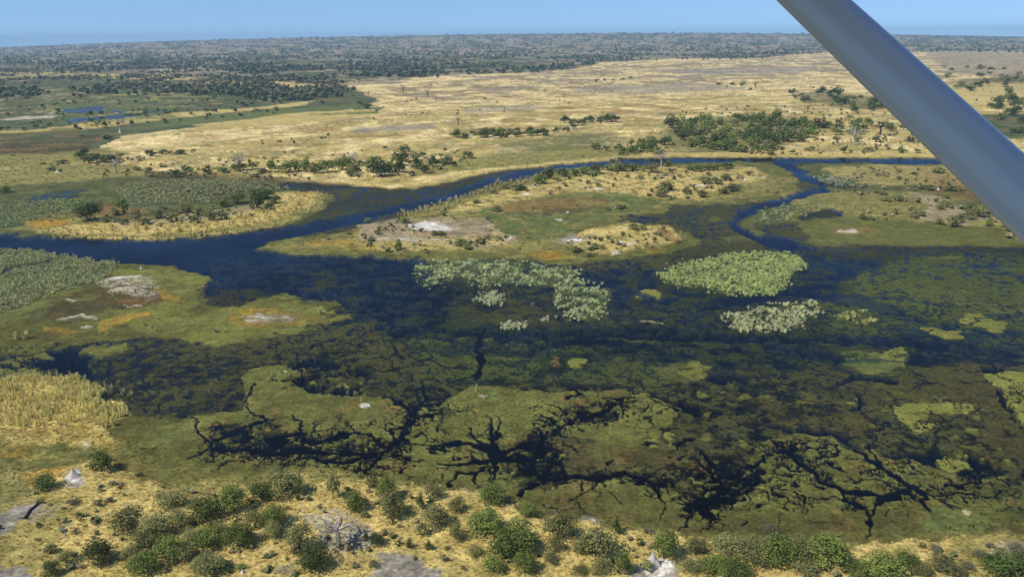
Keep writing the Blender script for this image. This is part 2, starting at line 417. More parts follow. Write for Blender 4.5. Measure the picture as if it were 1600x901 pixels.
# bright papyrus stands: wet ground under them
PAPY = {
 'a': '650 414 700 406 760 408 880 420 905 440 950 455 942 478 908 502 880 492 858 466 865 446 800 440 742 445 722 430 690 446 655 440',
 'b': '1025 432 1060 412 1120 402 1180 394 1240 398 1250 415 1224 430 1205 458 1150 464 1100 452 1040 446',
 'c': '738 457 760 455 788 468 784 480 748 474',
 'd': '1128 494 1180 480 1230 471 1278 478 1268 500 1232 515 1160 521 1126 508',
 'e': '1305 496 1345 487 1366 494 1356 508 1312 508',
 'f': '780 503 822 502 820 514 790 516',
 'g': '828 498 858 494 870 500 840 504',
 'h': '860 455 880 450 900 452 880 462',
}
for k in 'ab': P('reed', PAPY[k], 4, mot=(7, -0.2))
for k in 'cde': P('reed', PAPY[k], 4, amt=.6, mot=(4, -0.1))
P('lime', '980 455 1005 451 1026 456 1022 465 990 465', 2)
# --- open water, swirls and channels in the flooded middle
P('deep', '560 470 640 440 700 470 680 500 640 520 600 500', 14, mot=(10, -.05))
P('deep', '660 430 900 480 880 500 700 470', 10, mot=(10, 0))
LN('deep', '600 500 6 700 515 7 760 516 12 860 522 16 960 518 18 1060 522 16 1150 528 12 1260 530 10 1400 535 8 1500 545 6 1700 540 6', 5, rag=.7)
LN('deep', '500 512 3 620 540 6 700 548 8 800 552 10 900 560 6 1000 540 8', 5, rag=.8)
LN('deep', '1060 500 12 1120 470 14 1230 455 10 1330 470 16 1400 490 10', 6, rag=.8)
LN('deep', '1190 540 10 1300 560 8 1400 560 8 1500 560 10 1700 570 8', 8, rag=.9)
P('deep', '1090 580 1180 590 1240 600 1180 612 1080 600', 10, mot=(6, -.05))
LN('deep', '760 480 3 830 455 3 905 440 4 960 450 4 1030 470 5', 3, rag=.8)
LN('deep', '570 400 6 640 408 3 655 400 1.5', 2); LN('black', '560 408 2 620 404 2 640 398 1.5', 1); LN('black', '618 406 2.5 627 396 2', 1)
for t in ('790 560 2 860 590 3 880 596 1', '990 578 2 1015 592 2 1020 600 1', '1050 560 1.5 985 560 2', '420 520 2 500 530 2 560 520 2 600 505 4', '470 512 2 540 505 3 600 498 4',
          '1400 520 3 1445 512 4 1480 505 3 1540 496 3 1600 490 2', '1300 525 3 1400 530 2 1460 538 3', '600 540 4 700 545 4 760 540 3', '1480 500 2 1600 505 2', '1300 460 4 1400 470 3 1500 480 2'):
    LN('deep', t, 1.6, rag=.8)
P('weedg', '640 530 740 520 900 545 1000 560 1080 570 1040 600 900 600 740 600 660 600 600 575 520 580 500 560 560 545', 16, amt=.8)
P('weedg', '560 575 640 575 655 605 600 620 540 610', 8)
P('mat', '570 585 600 580 630 590 600 600', 8, amt=.45)
P('marsh', '680 555 760 550 820 560 700 570', 6, amt=.35)
LN('weedg', '800 535 3 880 528 5 960 532 4 1080 534 2', 2)
LN('lime', '700 525 1 780 533 2 860 530 2', 1.5, amt=.5)
P('lime', '884 566 895 562 914 565 914 570 900 574 886 572', 2); E('rust', 862, 566, 9, 6, 5, amt=.3)
P('marsh', '1010 575 1040 566 1075 560 1098 570 1095 580 1085 594 1060 598 1030 592', 9, amt=.7, mot=(6, -.15))
P('lime', '1050 572 1078 562 1095 572 1090 590 1068 596 1052 588', 3, amt=.8, mot=(4, -.1))
P('green', '1298 548 1340 544 1370 550 1402 542 1406 552 1395 570 1370 582 1335 580 1305 568', 6, amt=.75, mot=(8, -.25))
P('lime', '1366 548 1400 540 1408 550 1392 560 1370 558', 2, amt=.7)
P('lime', '1424 511 1445 508 1462 514 1486 515 1488 524 1465 527 1445 520', 2)
P('lime', '1486 500 1500 493 1530 494 1535 500 1500 506', 2)
P('lime', '1512 506 1540 500 1565 505 1560 513 1530 514', 2.5, amt=.9)
P('marsh', '1400 440 1520 450 1640 460 1640 500 1560 495 1420 470', 12, amt=.45, mot=(14, -.1))
P('lime', '1496 456 1520 456 1524 462 1500 462', 3, amt=.5)
E('sand', 1010, 503, 14, 2, 2, amt=.5); E('sand', 1027, 503, 3, 1.5, 1); E('sand', 830, 470, 4, 1.5, 1.5, amt=.6)
P('weedb', '330 400 560 400 700 420 900 470 1000 520 900 540 700 540 600 520 500 490 430 460 330 460', 20, mot=(6, .04), amt=.9)
P('weedb', '640 480 1000 480 1300 500 1600 500 1600 560 1000 560 640 545', 20, mot=(5, .05), amt=.9)
P('weed', '700 425 900 470 1000 480 1120 470 1120 500 960 512 760 505 700 480', 16, mot=(7, -.06), amt=.8)
P('weedg', '1260 470 1420 440 1600 430 1600 540 1420 520 1300 520', 16, mot=(9, -.1), amt=.8)
ST = random.Random(5)
for q in range(46):                        # faint trails and streaks through the drowned weed
    x, y = ST.uniform(380, 1560), ST.uniform(425, 600); a = ST.gauss(0, .12); ln = ST.uniform(30, 120)
    LN(ST.choice(('weedg', 'weedb', 'weed', 'black')), '%.0f %.0f .6 %.0f %.0f %.1f %.0f %.0f .6' % (x, y, x + ln * .5, y + a * ln * .5 + ST.uniform(-3, 3), ST.uniform(1.2, 2.6), x + ln, y + a * ln), 1.4, rag=.9, amt=.75)
# channel and crack running south to the near mats
LN('black', '752 512 6 748 530 9 744 560 9 740 585 7 738 592 4', 1.5, rag=.4)
LN('black', '738 583 3 720 592 2 700 596 1', 1)
LN('black', '598 480 4 602 505 5 608 530 5 622 545 5 636 572 4 655 597 5 661 612 6 663 625 6 656 638 5', 1.5, rag=.4)
# --- left murky flood
P('weed', '80 545 200 533 290 534 340 541 430 526 560 505 650 550 655 600 640 640 600 630 560 622 480 610 400 640 400 665 310 700 300 655 190 652 170 610 120 590', 6)
P('weedd', '120 560 250 545 380 560 440 570 380 590 380 640 300 650 200 640 160 600', 8, mot=(6, -.05), amt=.8)

P('deep', '74 545 110 540 128 550 150 560 140 575 150 592 110 590 92 575 50 572 60 566 86 562', 3)
P('deep', '130 610 150 612 185 620 170 632 148 630', 3, amt=.9)
LN('deep', '0 572 4 60 568 6 90 570 6', 2); LN('deep', '-300 545 2 0 556 3 30 562 3 60 556 2 110 540 2 200 534 3 280 532 3', 1.5)
P('mat', '125 546 150 541 185 542 195 548 180 558 150 560 128 555', 2)
P('mat', '-300 580 0 573 60 575 85 590 110 600 0 605 -300 610', 3)
P('mat', '0 560 30 556 75 548 84 556 70 566 30 570', 2)
P('olive', '-600 600 0 585 90 590 150 600 150 640 180 650 200 655 300 655 330 700 -600 720', 4)
P('weedd', '140 560 200 545 260 560 200 600 160 600', 8, amt=.6)
P('deep', '410 590 450 570 480 590 500 600 550 605 570 618 520 625 470 618 430 605', 6, mot=(5, -.1))
P('deep', '440 560 500 555 560 570 580 590 500 580', 8, mot=(6, .0))
# --- the near mats
NM = '300 655 385 640 380 590 395 575 430 570 470 574 470 590 455 597 480 612 560 619 620 626 640 632 655 645 700 622 735 606 760 602 830 608 880 606 950 606 975 612 1020 618 1050 634 1046 650 1020 690 1100 700 1140 745 1175 700 1190 682 1240 670 1290 672 1330 690 1370 706 1440 720 1500 742 1700 760 2300 800 2300 3000 -600 3000 -600 690 180 690'
P('mat', NM, 2)
P('olive', '-600 690 180 690 300 690 480 730 640 735 800 760 1000 770 1100 800 1300 790 1500 800 1700 800 1700 3000 -600 3000', 20, amt=.85)
P('lime', '730 610 830 612 880 640 800 660 700 650', 14, amt=.4)
P('marsh', '860 625 905 612 920 630 930 650 880 650', 5, amt=.7); E('rust', 905, 628, 9, 6, 5, amt=.5)
P('weed', '760 690 860 672 960 690 1060 690 1110 705 1180 735 1170 760 1120 800 1080 790 1050 765 960 745 880 750 820 765 800 745 780 730', 8)
P('brown', '880 690 960 690 1040 690 1050 720 960 730 890 720', 12, amt=.6)
P('brown', '1080 680 1140 680 1150 720 1090 715', 10, amt=.4)
P('weedd', '790 690 870 690 880 730 810 740', 8, amt=.7)
# right hand murky flood
P('weed', '1050 640 1100 600 1300 590 1500 560 1700 560 1700 770 1560 750 1500 740 1430 715 1330 690 1290 670 1180 682 1130 700 1060 690', 10)
P('weedd', '1050 610 1200 590 1350 600 1330 650 1200 650 1080 650', 14, mot=(6, 0), amt=.8)
P('brown', '1180 620 1270 640 1350 650 1360 680 1290 672 1200 670', 12, amt=.45, mot=(6, -.1))
P('brown', '1330 590 1560 590 1640 680 1560 740 1450 710 1530 660', 14, amt=.45, mot=(8, -.1))
P('brown', '1460 560 1500 556 1560 575 1500 590', 8, amt=.35)
P('weedg', '1540 755 1700 740 1700 810 1560 800', 10)
LN('deep', '1000 615 3 1040 628 10 1070 638 16 1090 645 10 1120 640 5', 2, rag=.8)
LN('deep', '1150 660 4 1200 660 7 1250 668 7 1300 672 10 1320 690 14 1340 700 8', 2, rag=.8)
LN('deep', '1340 620 5 1345 650 7 1360 662 6', 2, rag=.8); LN('deep', '1380 590 12 1320 588 8 1300 600 6', 6, rag=.9)
LN('deep', '1520 572 8 1560 578 14 1600 590 12', 3, rag=.6); LN('deep', '1560 585 8 1540 600 6 1550 620 8 1570 650 5 1600 665 5', 2, rag=.8)
P('deep', '1380 708 1440 700 1500 705 1560 712 1540 730 1510 745 1480 735 1440 722', 4, mot=(5, -.25))
P('lime', '1525 580 1560 576 1700 590 1700 668 1590 655 1560 630 1555 610 1535 595', 3); CR('1530 580 1560 578 1700 590 1700 668 1600 660 1560 640 1555 610', 1)
P('lime', '1560 640 1590 648 1640 662 1640 672 1590 660', 3)
P('lime', '1385 635 1420 628 1450 640 1440 655 1462 660 1450 670 1420 672 1400 655', 3); P('lime', '1422 632 1450 630 1500 627 1512 636 1500 644 1470 645 1440 642', 3)
CR('1375 625 1515 622 1520 650 1465 675 1400 672', 1.1)
P('lime', '1460 716 1480 712 1510 718 1512 734 1485 738 1462 724', 3); CR('1460 712 1520 716 1512 736 1465 730', .9)
LN('brown', '1250 645 3 1265 650 6', 3, amt=.6)
P('lime', NM, 4, mot=(22, .07), amt=.3); P('brown', NM, 4, mot=(15, .10), amt=.4); P('rust', NM, 4, mot=(9, .22), amt=.3)
P('brown', '430 745 640 750 800 780 1000 800 1300 810 1500 805 1600 830 1300 860 1000 835 800 800 640 765', 14, amt=.45, mot=(12, -.1))
P('lime', LM, 4, mot=(22, .1), amt=.4); P('brown', LM, 4, mot=(15, .12), amt=.4); P('ygrass', ISL, 4, mot=(12, .12), amt=.6); P('brown', ISL, 4, mot=(9, .16), amt=.5)
# fine dendrites running out of the leads
DR = random.Random(77)
def dendrite(x, y, a, ln, wd, lv=2):
    n = 4; pts = [(x, y, wd)]
    for q in range(n):
        a += DR.gauss(0, .22); x += math.cos(a) * ln / n; y += math.sin(a) * ln / n * .62; pts.append((x, y, max(wd * (1 - (q + 1) / n), .7)))
        if lv and DR.random() < .7: dendrite(x, y, a + DR.choice((-1, 1)) * DR.uniform(.6, 1.2), ln * DR.uniform(.4, .65), wd * .55, lv - 1)
    LN('black', ' '.join('%.1f %.1f %.2f' % p for p in pts), .9, rag=.4)
for (x0, x1, y0, y1, n, ln, wd) in ((330, 640, 670, 725, 64, 24, 3.0), (620, 700, 630, 700, 18, 26, 2.6), (690, 850, 670, 740, 34, 30, 3.0), (840, 1040, 625, 665, 22, 24, 2.4), (820, 1180, 735, 790, 36, 28, 2.8),
                                     (1190, 1420, 690, 780, 54, 26, 2.4), (1380, 1600, 740, 800, 20, 30, 1.8), (20, 130, 545, 575, 8, 22, 1.6), (1540, 1620, 590, 650, 12, 20, 1.6), (640, 1000, 405, 420, 8, 14, 1.5), (430, 480, 560, 600, 8, 16, 2)):
    for q in range(int(n * .6)):
        dendrite(DR.uniform(x0, x1), DR.uniform(y0, y1), DR.uniform(0, 6.283), ln * DR.uniform(.9, 1.9), wd * DR.uniform(.9, 1.6), 2)
for q in range(90):                        # openings of dark water with ragged rims
    zx = DR.choice(((340, 640, 675, 722), (640, 700, 640, 700), (780, 870, 680, 745), (850, 1000, 635, 665), (1070, 1190, 730, 800), (1200, 1420, 700, 775), (790, 1050, 735, 755)))
    E('black', DR.uniform(zx[0], zx[1]), DR.uniform(zx[2], zx[3]), DR.uniform(2, 8), DR.uniform(1.2, 4), 2, mot=(3, -.1))
for (x0, x1, y0, y1, n, sz) in ((1070, 1190, 730, 800, 70, 5), (340, 650, 672, 722, 60, 4.5), (1000, 1120, 640, 720, 30, 8), (810, 1050, 742, 758, 30, 4), (1200, 1430, 690, 785, 30, 4), (440, 580, 585, 622, 30, 4), (1480, 1600, 700, 760, 24, 6), (780, 870, 690, 745, 30, 5), (1360, 1520, 620, 680, 20, 5)):
    for q in range(n):                     # loose plates of weed adrift in the openings
        e = DR.uniform(.5, 1) * sz
        E(DR.choice(('mat', 'olive', 'lime', 'weedd', 'brown')), DR.uniform(x0, x1), DR.uniform(y0, y1), e * DR.uniform(.9, 1.8), e * .55, 1.6)
# open leads and dark nodes in the near mats
def B(s):
    v = [float(a) for a in s.split()]
    LN('black', ' '.join('%.1f %.1f %.2f' % (v[k], v[k + 1], min(v[k + 2], 8) * .95) for k in range(0, len(v), 3)), 1.2, rag=.4)
P('weedd', '330 665 420 660 480 690 600 690 640 690 580 725 500 715 420 715 330 700', 7, mot=(4, .02), amt=.9)
for s in ('655 638 5 648 655 8 638 672 7 622 690 8 600 705 9 585 722 12 575 738 6', '300 656 3 315 680 6 330 698 8 370 700 8 430 706 9 480 702 8 540 708 10 590 704 8',
          '330 690 10 350 680 14 380 672 8 420 655 3', '420 690 16 445 682 20 470 672 7 455 650 2', '470 690 8 520 684 7 560 676 5 600 690 5', '480 712 5 530 722 9 560 716 8',
          '430 736 8 442 728 5 452 718 3', '400 704 4 410 716 2', '520 730 1 524 712 2', '560 738 2 566 720 4', '645 655 5 665 648 6 690 644 5 712 642 2', '650 640 3 680 630 2 697 616 1.5',
          '655 655 5 640 640 6 625 630 9 610 624 5', '635 672 3 620 665 2 608 660 1', '690 660 3 695 672 4 690 680 1', '655 690 3 690 694 1', '600 706 5 640 712 4 660 714 2',
          '600 700 3 640 690 3 680 694 2', '700 672 1 712 700 1.2', '298 712 3 310 706 4 325 702 4', '620 740 3 640 726 2',
          '456 560 2 470 590 4 440 596 3', '400 600 4 385 625 3 400 650 4 430 660 3'):
    B(s)
for s in ('762 645 1 760 662 4 768 690 8 768 712 20 768 735 6 768 757 3', '775 645 2 776 662 4 770 680 6', '768 706 12 790 716 8 830 716 5 870 722 4', '768 712 8 740 716 6 705 722 5 680 719 3',
          '755 728 4 735 734 5 710 735 4 705 756 4', '735 734 3 731 745 4 738 758 3', '768 700 8 745 692 4 715 688 6 690 690 2', '755 695 5 735 680 3 725 665 1', '780 700 5 800 695 4 830 690 6 850 700 12 830 712 6',
          '835 690 4 845 680 10 830 668 2', '800 740 3 830 722 5', '728 702 2 735 720 2'):
    B(s)
for s in ('822 653 2 850 660 4 868 662 3', '855 675 6 868 668 5 888 655 5 900 642 6 935 644 6 950 634 8 965 628 4', '888 655 3 885 670 1.5', '935 644 6 922 650 4', '880 642 4 870 636 3 850 628 1.5',
          '895 648 4 905 652 7 925 650 5 938 640 7', '930 620 2 960 622 4 985 618 1.5', '965 620 1.5 966 640 3 968 652 3', '1000 620 1.5 1020 630 2.5 1045 640 5', '875 607 2 895 604 4 905 612 5 885 616 3',
          '840 690 3 848 676 4', '940 660 2 952 655 2 960 650 1'):
    B(s)
for s in ('812 770 7 825 760 7 840 750 3', '835 752 3 860 745 6 900 740 9 935 742 8 970 735 5 990 745 4 1010 752 6 1030 755 5', '930 742 3 918 762 2 900 775 3 888 788 1.2', '900 775 2 908 796 1.2', '905 750 4 906 765 2', '932 755 1.2 935 775 2 932 792 1.2',
          '1008 755 6 1022 768 7 1030 782 3 1031 808 1.5', '1075 780 14 1095 788 20 1112 798 12 1120 806 3', '1078 795 5 1067 812 4 1055 828 1.5', '1095 785 12 1130 775 10 1150 760 8 1170 745 10 1185 735 10', '1105 750 12 1140 740 14 1175 720 10 1190 705 8',
          '1110 775 10 1120 755 12 1100 735 8 1090 720 6', '1135 778 6 1146 796 2', '1145 790 3 1150 800 1', '1154 817 5 1163 813 6', '1180 745 8 1160 765 6 1165 775 3', '945 720 6 955 718 3', '870 690 4 900 700 2', '1085 700 5 1100 712 8 1108 730 8', '1040 705 2 1060 690 4 1080 684 5'):
    B(s)
P('black', '800 735 860 700 880 740 840 750', 6, mot=(3, -.02)); P('black', '950 735 1040 740 1020 760 960 750', 5, mot=(3, .05)); P('black', '1080 730 1180 720 1190 745 1140 790 1085 785', 8, mot=(3.5, .0))
for s in ('1200 682 3 1212 700 8 1228 712 10 1248 725 8 1268 740 9 1285 755 9 1310 762 8 1345 768 9 1380 775 9 1408 768 8', '1205 700 10 1225 700 12 1240 690 4', '1240 700 2 1270 696 3 1300 692 3', '1300 692 3 1305 705 4 1290 714 3 1280 708 2',
          '1240 722 3 1290 722 2.5', '1290 720 4 1302 732 5 1320 738 2', '1330 700 6 1355 716 8 1375 728 14 1400 748 16 1420 760 12 1432 768 9', '1432 765 8 1445 790 8 1460 812 6 1472 832 4 1480 844 2',
          '1412 765 9 1395 778 10 1370 782 7 1355 788 5 1346 803 6 1348 820 4 1349 840 2', '1310 778 8 1322 782 14 1340 795 3 1346 803 4', '1305 760 4 1315 775 4', '1375 782 2 1377 802 1.5 1385 815 1',
          '1430 765 5 1452 772 4 1480 770 4 1530 772 4 1560 778 2', '1450 735 2 1475 745 3 1485 755 2', '1470 757 4 1490 758 6 1520 748 8 1540 735 6', '1370 720 5 1350 700 3 1345 690 2', '1410 765 3 1440 786 2',
          '1450 775 2 1490 790 3 1510 800 1', '1478 790 3 1486 792 5', '1500 795 2 1502 808 4', '1568 780 1.5 1570 800 1.5', '1440 810 2 1465 808 5', '1200 765 4 1215 778 4', '1225 780 1.5 1222 800 1.2 1210 820 1', '1230 778 1 1290 778 2', '1260 818 2 1310 818 2', '1260 745 2 1220 738 1.5', '1320 745 3 1360 750 3 1380 742 3'):
    B(s)
CR('1185 690 1300 672 1420 730 1440 790 1300 800 1190 790', .62)
CR('330 700 450 680 660 650 700 690 640 740 420 730', .7)
CR('820 620 960 610 1050 640 1000 670 830 670', .7); CR('690 660 860 660 870 720 700 735', .7); CR('1420 730 1560 750 1520 780 1430 770', .6)
CR('0 540 110 540 90 600 0 600', .6); CR('560 640 700 620 700 660 600 670', .5); CR('1440 770 1600 780 1600 830 1480 830', .35)
E('green', 765, 618, 20, 9, 5, amt=.9); E('sand', 752, 622, 6, 3, 2, amt=.7); E('green', 568, 640, 26, 9, 8, amt=.35); E('green', 440, 578, 16, 6, 5, amt=.4)
E('white', 568, 637, 10, 3.5, 2.5); LN('white', '434 579 1.5 450 578 1.5', 1); E('green', 890, 665, 10, 4, 4, amt=.7)
E('green', 1490, 815, 55, 22, 12, amt=.8); E('green', 260, 687, 30, 8, 8, amt=.4)
# --- the near bank
BK = '-600 740 0 742 90 738 140 722 185 730 210 745 260 764 320 760 400 752 470 742 520 745 560 748 600 752 640 764 690 766 740 775 790 790 830 806 880 818 930 822 990 832 1060 836 1140 850 1200 862 1240 866 1320 866 1360 852 1420 842 1500 848 1560 844 1700 850 2300 900 2300 3000 -600 3000'
P('ygrass', '-600 640 0 660 180 680 240 720 400 735 500 728 640 750 780 772 900 808 1100 826 1300 836 1500 830 1700 840 2300 880 2300 3000 -600 3000', 16, amt=.25)
P('gold', BK, 9)
P('gold', [(a, b - 8) for a, b in poly(BK)], 10, mot=(5, .05), amt=.7)
P('ygrass', '-600 740 0 745 80 760 120 800 100 850 60 901 -600 1100', 20, amt=.6)
P('ygrass', '-600 590 0 592 60 588 120 592 150 606 170 640 190 660 180 672 0 670 -600 690', 5)
P('gold', '-600 600 0 602 70 600 120 625 160 660 180 690 140 700 60 696 -600 720', 7, amt=.8)
P('orange', '40 672 120 672 185 688 178 700 150 706 100 700 60 690', 6, amt=.6, mot=(5, -.08))
P('orange', '30 745 60 738 100 728 108 735 80 752 40 762', 6, amt=.7)
P('ygrass', '-60 670 180 680 180 705 90 735 -60 745', 8, amt=.7, mot=(5, -.02))
P('marsh', '-60 690 180 700 120 725 40 745 -60 745', 8, amt=.6, mot=(6, .02))
P('orange', '0 690 60 700 40 715 0 712', 6, amt=.5, mot=(4, -.05))
P('marsh', '-600 740 20 740 60 756 20 790 -600 800', 12, amt=.6); P('rust', '0 672 60 668 100 672 40 680', 5, amt=.5)
P('ygrass', '250 755 320 745 470 735 640 755 600 765 500 752 330 772', 8, amt=.5)
P('ash', '-300 830 0 806 30 790 62 780 78 786 66 800 36 812 20 830 0 838 -300 850', 5); P('ash', '55 795 90 790 80 812 40 820', 8, amt=.5)
P('ash', '-200 915 0 888 30 880 46 890 48 901 48 930 -200 950', 6); P('ash', '560 940 570 905 600 880 580 868 612 862 640 870 690 888 705 905 700 940', 8)
P('ash', '500 840 560 826 582 838 578 856 545 866 490 860', 8, amt=.8); P('sand', '470 815 500 806 540 812 500 828', 6, amt=.5); P('ash', '440 880 468 880 462 892 430 892', 6, amt=.6)
E('sand', 686, 836, 7, 4, 3); E('sand', 486, 812, 7, 3, 3)
E('ash', 120, 750, 19, 11, 4); E('white', 116, 746, 13, 8, 4, amt=.8); E('sand', 135, 697, 9, 3, 3, amt=.8)
E('ash', 1020, 895, 34, 22, 5); E('white', 1024, 888, 22, 16, 6, amt=.8); E('ash', 1158, 852, 20, 6, 5, amt=.9); E('white', 1160, 855, 9, 4, 3); E('ash', 925, 812, 18, 6, 6, amt=.5); E('white', 926, 815, 5, 2.5, 2)
P('ygrass', '1480 850 1520 840 1600 842 1700 850 1700 905 1500 905 1420 880', 8, amt=.6)
P('sand', '1530 860 1590 850 1590 880 1540 890', 8, amt=.5)
for q in range(70):                        # pads of olive weed adrift in the murky right hand flood
    x, y = DR.uniform(1060, 1600), DR.uniform(600, 735)
    if 1185 < x < 1440 and y > 665: continue
    e = DR.uniform(3, 10)
    E(DR.choice(('mat', 'olive', 'olive', 'brown', 'lime')), x, y, e * DR.uniform(1, 2), e * .6, 3.5, amt=DR.uniform(.5, .95), mot=(4, -.12))
def node(x, y, rad):                       # an opening with spidery arms
    E('black', x, y, rad * .55, rad * .36, 1.3, mot=(3, -.3))
    for q in range(DR.randint(7, 10)):
        a = DR.uniform(0, 6.283)
        dendrite(x, y, a, rad * DR.uniform(1.6, 3.2), rad * DR.uniform(.2, .42), 2)
for x, y, rr in ((440, 690, 15), (490, 688, 11), (360, 695, 10), (385, 678, 10), (345, 668, 7), (535, 700, 9), (575, 734, 8), (582, 708, 10), (620, 690, 8), (650, 652, 8), (470, 712, 8), (415, 705, 8), (330, 690, 7), (860, 660, 7), (905, 650, 8), (935, 645, 8), (965, 630, 6),
                 (850, 700, 9), (820, 748, 8), (810, 730, 7), (1100, 790, 15), (1115, 762, 12), (1150, 750, 10), (1175, 735, 8), (1085, 775, 11), (925, 742, 8), (1020, 755, 8), (870, 745, 7), (1130, 720, 9), (1225, 705, 9), (1205, 690, 6), (1280, 748, 7), (1320, 780, 8), (1410, 757, 9), (1375, 728, 9),
                 (645, 638, 6), (690, 646, 6), (705, 690, 6), (835, 690, 8), (1500, 740, 6), (1545, 735, 7), (60, 566, 6), (100, 560, 9)):
    node(x, y, rr)
# cracks: the floating mats split into plates
crw = 6.5
cwx = (GXw + 3.2 * perlin(GXw / 5, GYw / 5, 81) + 1.2 * perlin(GXw / 1.6, GYw / 1.6, 82)) / crw
cwy = (GYw + 3.2 * perlin(GXw / 5, GYw / 5, 83) + 1.2 * perlin(GXw / 1.6, GYw / 1.6, 84)) / (crw * 1.25)
mask = CRK > 0.05
cx_, cy_ = cwx[mask], cwy[mask]
f1 = np.full(cx_.shape, 9.0); f2 = f1.copy()
bi, bj = np.floor(cx_).astype(int), np.floor(cy_).astype(int)
JT = np.random.default_rng(5).uniform(0.1, .9, (256, 256, 2))
for a in (-1, 0, 1):
    for b in (-1, 0, 1):
        j = JT[(bi + a) & 255, (bj + b) & 255]
        d = np.hypot(bi + a + j[..., 0] - cx_, bj + b + j[..., 1] - cy_)
        f2 = np.minimum(f2, np.maximum(f1, d)); f1 = np.minimum(f1, d)
edge = np.full(PX.shape, 9.0); edge[mask] = f2 - f1
thr = 0.045 * CRK * np.clip(1 + 2.4 * fbm(GXw, GYw, 16, 3, 90), 0.0, 2.6)
wc = smooth(1.25, .75, edge / np.maximum(thr, 1e-4)) * (CRK > .05) * (thr > .012)
landish = H > 0.05
put('black', (wc * landish).astype(np.float32), ALL)

P('mat', '690 640 740 640 752 690 715 700 690 690', 6, amt=.6); P('mat', '782 640 825 640 820 680 790 690', 6, amt=.6); P('mat', '690 732 700 726 760 745 830 745 800 765 700 758', 6, amt=.5)
for s in ('757 645 1.5 762 665 4 767 690 11 768 708 24 768 730 9 768 758 3.5', '776 645 1.5 777 662 4 771 682 7', '768 706 16 795 714 10 832 716 6 872 722 4', '768 712 12 740 716 8 705 722 6 680 719 4', '755 726 6 735 734 6 710 736 5 705 757 5', '735 734 4 731 745 5 738 758 3', '768 700 12 745 692 6 715 688 8 690 690 3', '755 695 7 735 680 4 725 665 2', '780 700 8 800 695 6 830 690 8 850 698 12'):
    LN('black', s, 1.1, rag=.25)

P('lime', '1424 511 1445 508 1462 514 1486 515 1488 524 1465 527 1445 520', 2, amt=.9); P('lime', '1486 500 1500 493 1530 494 1535 500 1500 506', 2, amt=.9); P('lime', '1512 506 1540 500 1565 505 1560 513 1530 514', 2.5, amt=.8)
LN('black', '1420 530 1 1445 514 2 1485 508 2 1530 502 1.5 1600 492 1.5', 1, rag=.4)

# ------------------------------------------------------------------ relief
rough = fbm(GXw, GYw, 3.0, 3, 101) * 0.14 + fbm(GXw, GYw, 25, 3, 104) * 0.35
H = H + np.where(H > 0.3, rough + 0.15, 0) + np.where((H > 0.05) & (H <= 0.3), np.abs(rough) * .12, 0)
Z = H + swell
Z = np.where(DIST > 2500, np.maximum(Z, 0.3), Z)
verts = np.stack([GXw, GYw, Z], -1).reshape(-1, 3).astype(np.float32)
def grid_faces(nv, nu):
    a = np.arange(nv * nu).reshape(nv, nu)
    return np.stack([a[:-1, :-1], a[1:, :-1], a[1:, 1:], a[:-1, 1:]], -1).reshape(-1, 4)
def mesh_from(name, V, F, mat, smooth_=True, attrs=None):
    me = bpy.data.meshes.new(name)
    V = np.ascontiguousarray(V, np.float32); F = np.ascontiguousarray(F, np.int32)
    n, k = F.shape
    me.vertices.add(len(V)); me.vertices.foreach_set('co', V.ravel())
    me.loops.add(n * k); me.loops.foreach_set('vertex_index', F.ravel())
    me.polygons.add(n)
    me.polygons.foreach_set('loop_start', np.arange(0, n * k, k, dtype=np.int32))
    me.polygons.foreach_set('loop_total', np.full(n, k, np.int32))
    me.polygons.foreach_set('use_smooth', np.full(n, smooth_, bool))
    me.update(calc_edges=True)
    for an, A in (attrs or {}).items():
        at = me.attributes.new(an, 'FLOAT_COLOR', 'POINT')
        c4 = np.ones((len(V), 4), np.float32); c4[:, :3] = A
        at.data.foreach_set('color', c4.ravel())
    for mm in (mat if isinstance(mat, (list, tuple)) else [mat]): me.materials.append(mm)
    return me
def link(me, name, parent=None):
    o = bpy.data.objects.new(name, me); COL.objects.link(o)
    if parent: o.parent = parent
    return o

# ------------------------------------------------------------------ materials
def new_mat(name):
    M = bpy.data.materials.new(name); M.use_nodes = True
    t = M.node_tree; b = t.nodes['Principled BSDF']
    return M, t, b
def N(t, ty, **k):
    n = t.nodes.new(ty)
    for a, v in k.items(): setattr(n, a, v)
    return n
def mat_ground():
    M, t, b = new_mat('ground')
    at = N(t, 'ShaderNodeAttribute', attribute_name='soil')
    geo = N(t, 'ShaderNodeNewGeometry')
    cur = at.outputs['Color']
    for sc_, lo, hi, det in ((1.3, .55, 1.45, 3), (0.35, .72, 1.28, 4), (0.08, .85, 1.15, 4), (0.012, .86, 1.14, 4)):
        nz = N(t, 'ShaderNodeTexNoise'); nz.inputs['Scale'].default_value = sc_; nz.inputs['Detail'].default_value = det; nz.inputs['Roughness'].default_value = .65
        t.links.new(geo.outputs['Position'], nz.inputs['Vector'])
        mr = N(t, 'ShaderNodeMapRange'); mr.inputs[1].default_value = .3; mr.inputs[2].default_value = .7; mr.inputs[3].default_value = lo; mr.inputs[4].default_value = hi
        t.links.new(nz.outputs['Fac'], mr.inputs[0])
        mx = N(t, 'ShaderNodeVectorMath', operation='MULTIPLY')
        t.links.new(cur, mx.inputs[0]); t.links.new(mr.outputs[0], mx.inputs[1]); cur = mx.outputs[0]
    t.links.new(cur, b.inputs['Base Color'])
    b.inputs['Roughness'].default_value = .95
    b.inputs['Specular IOR Level'].default_value = .1
    return M
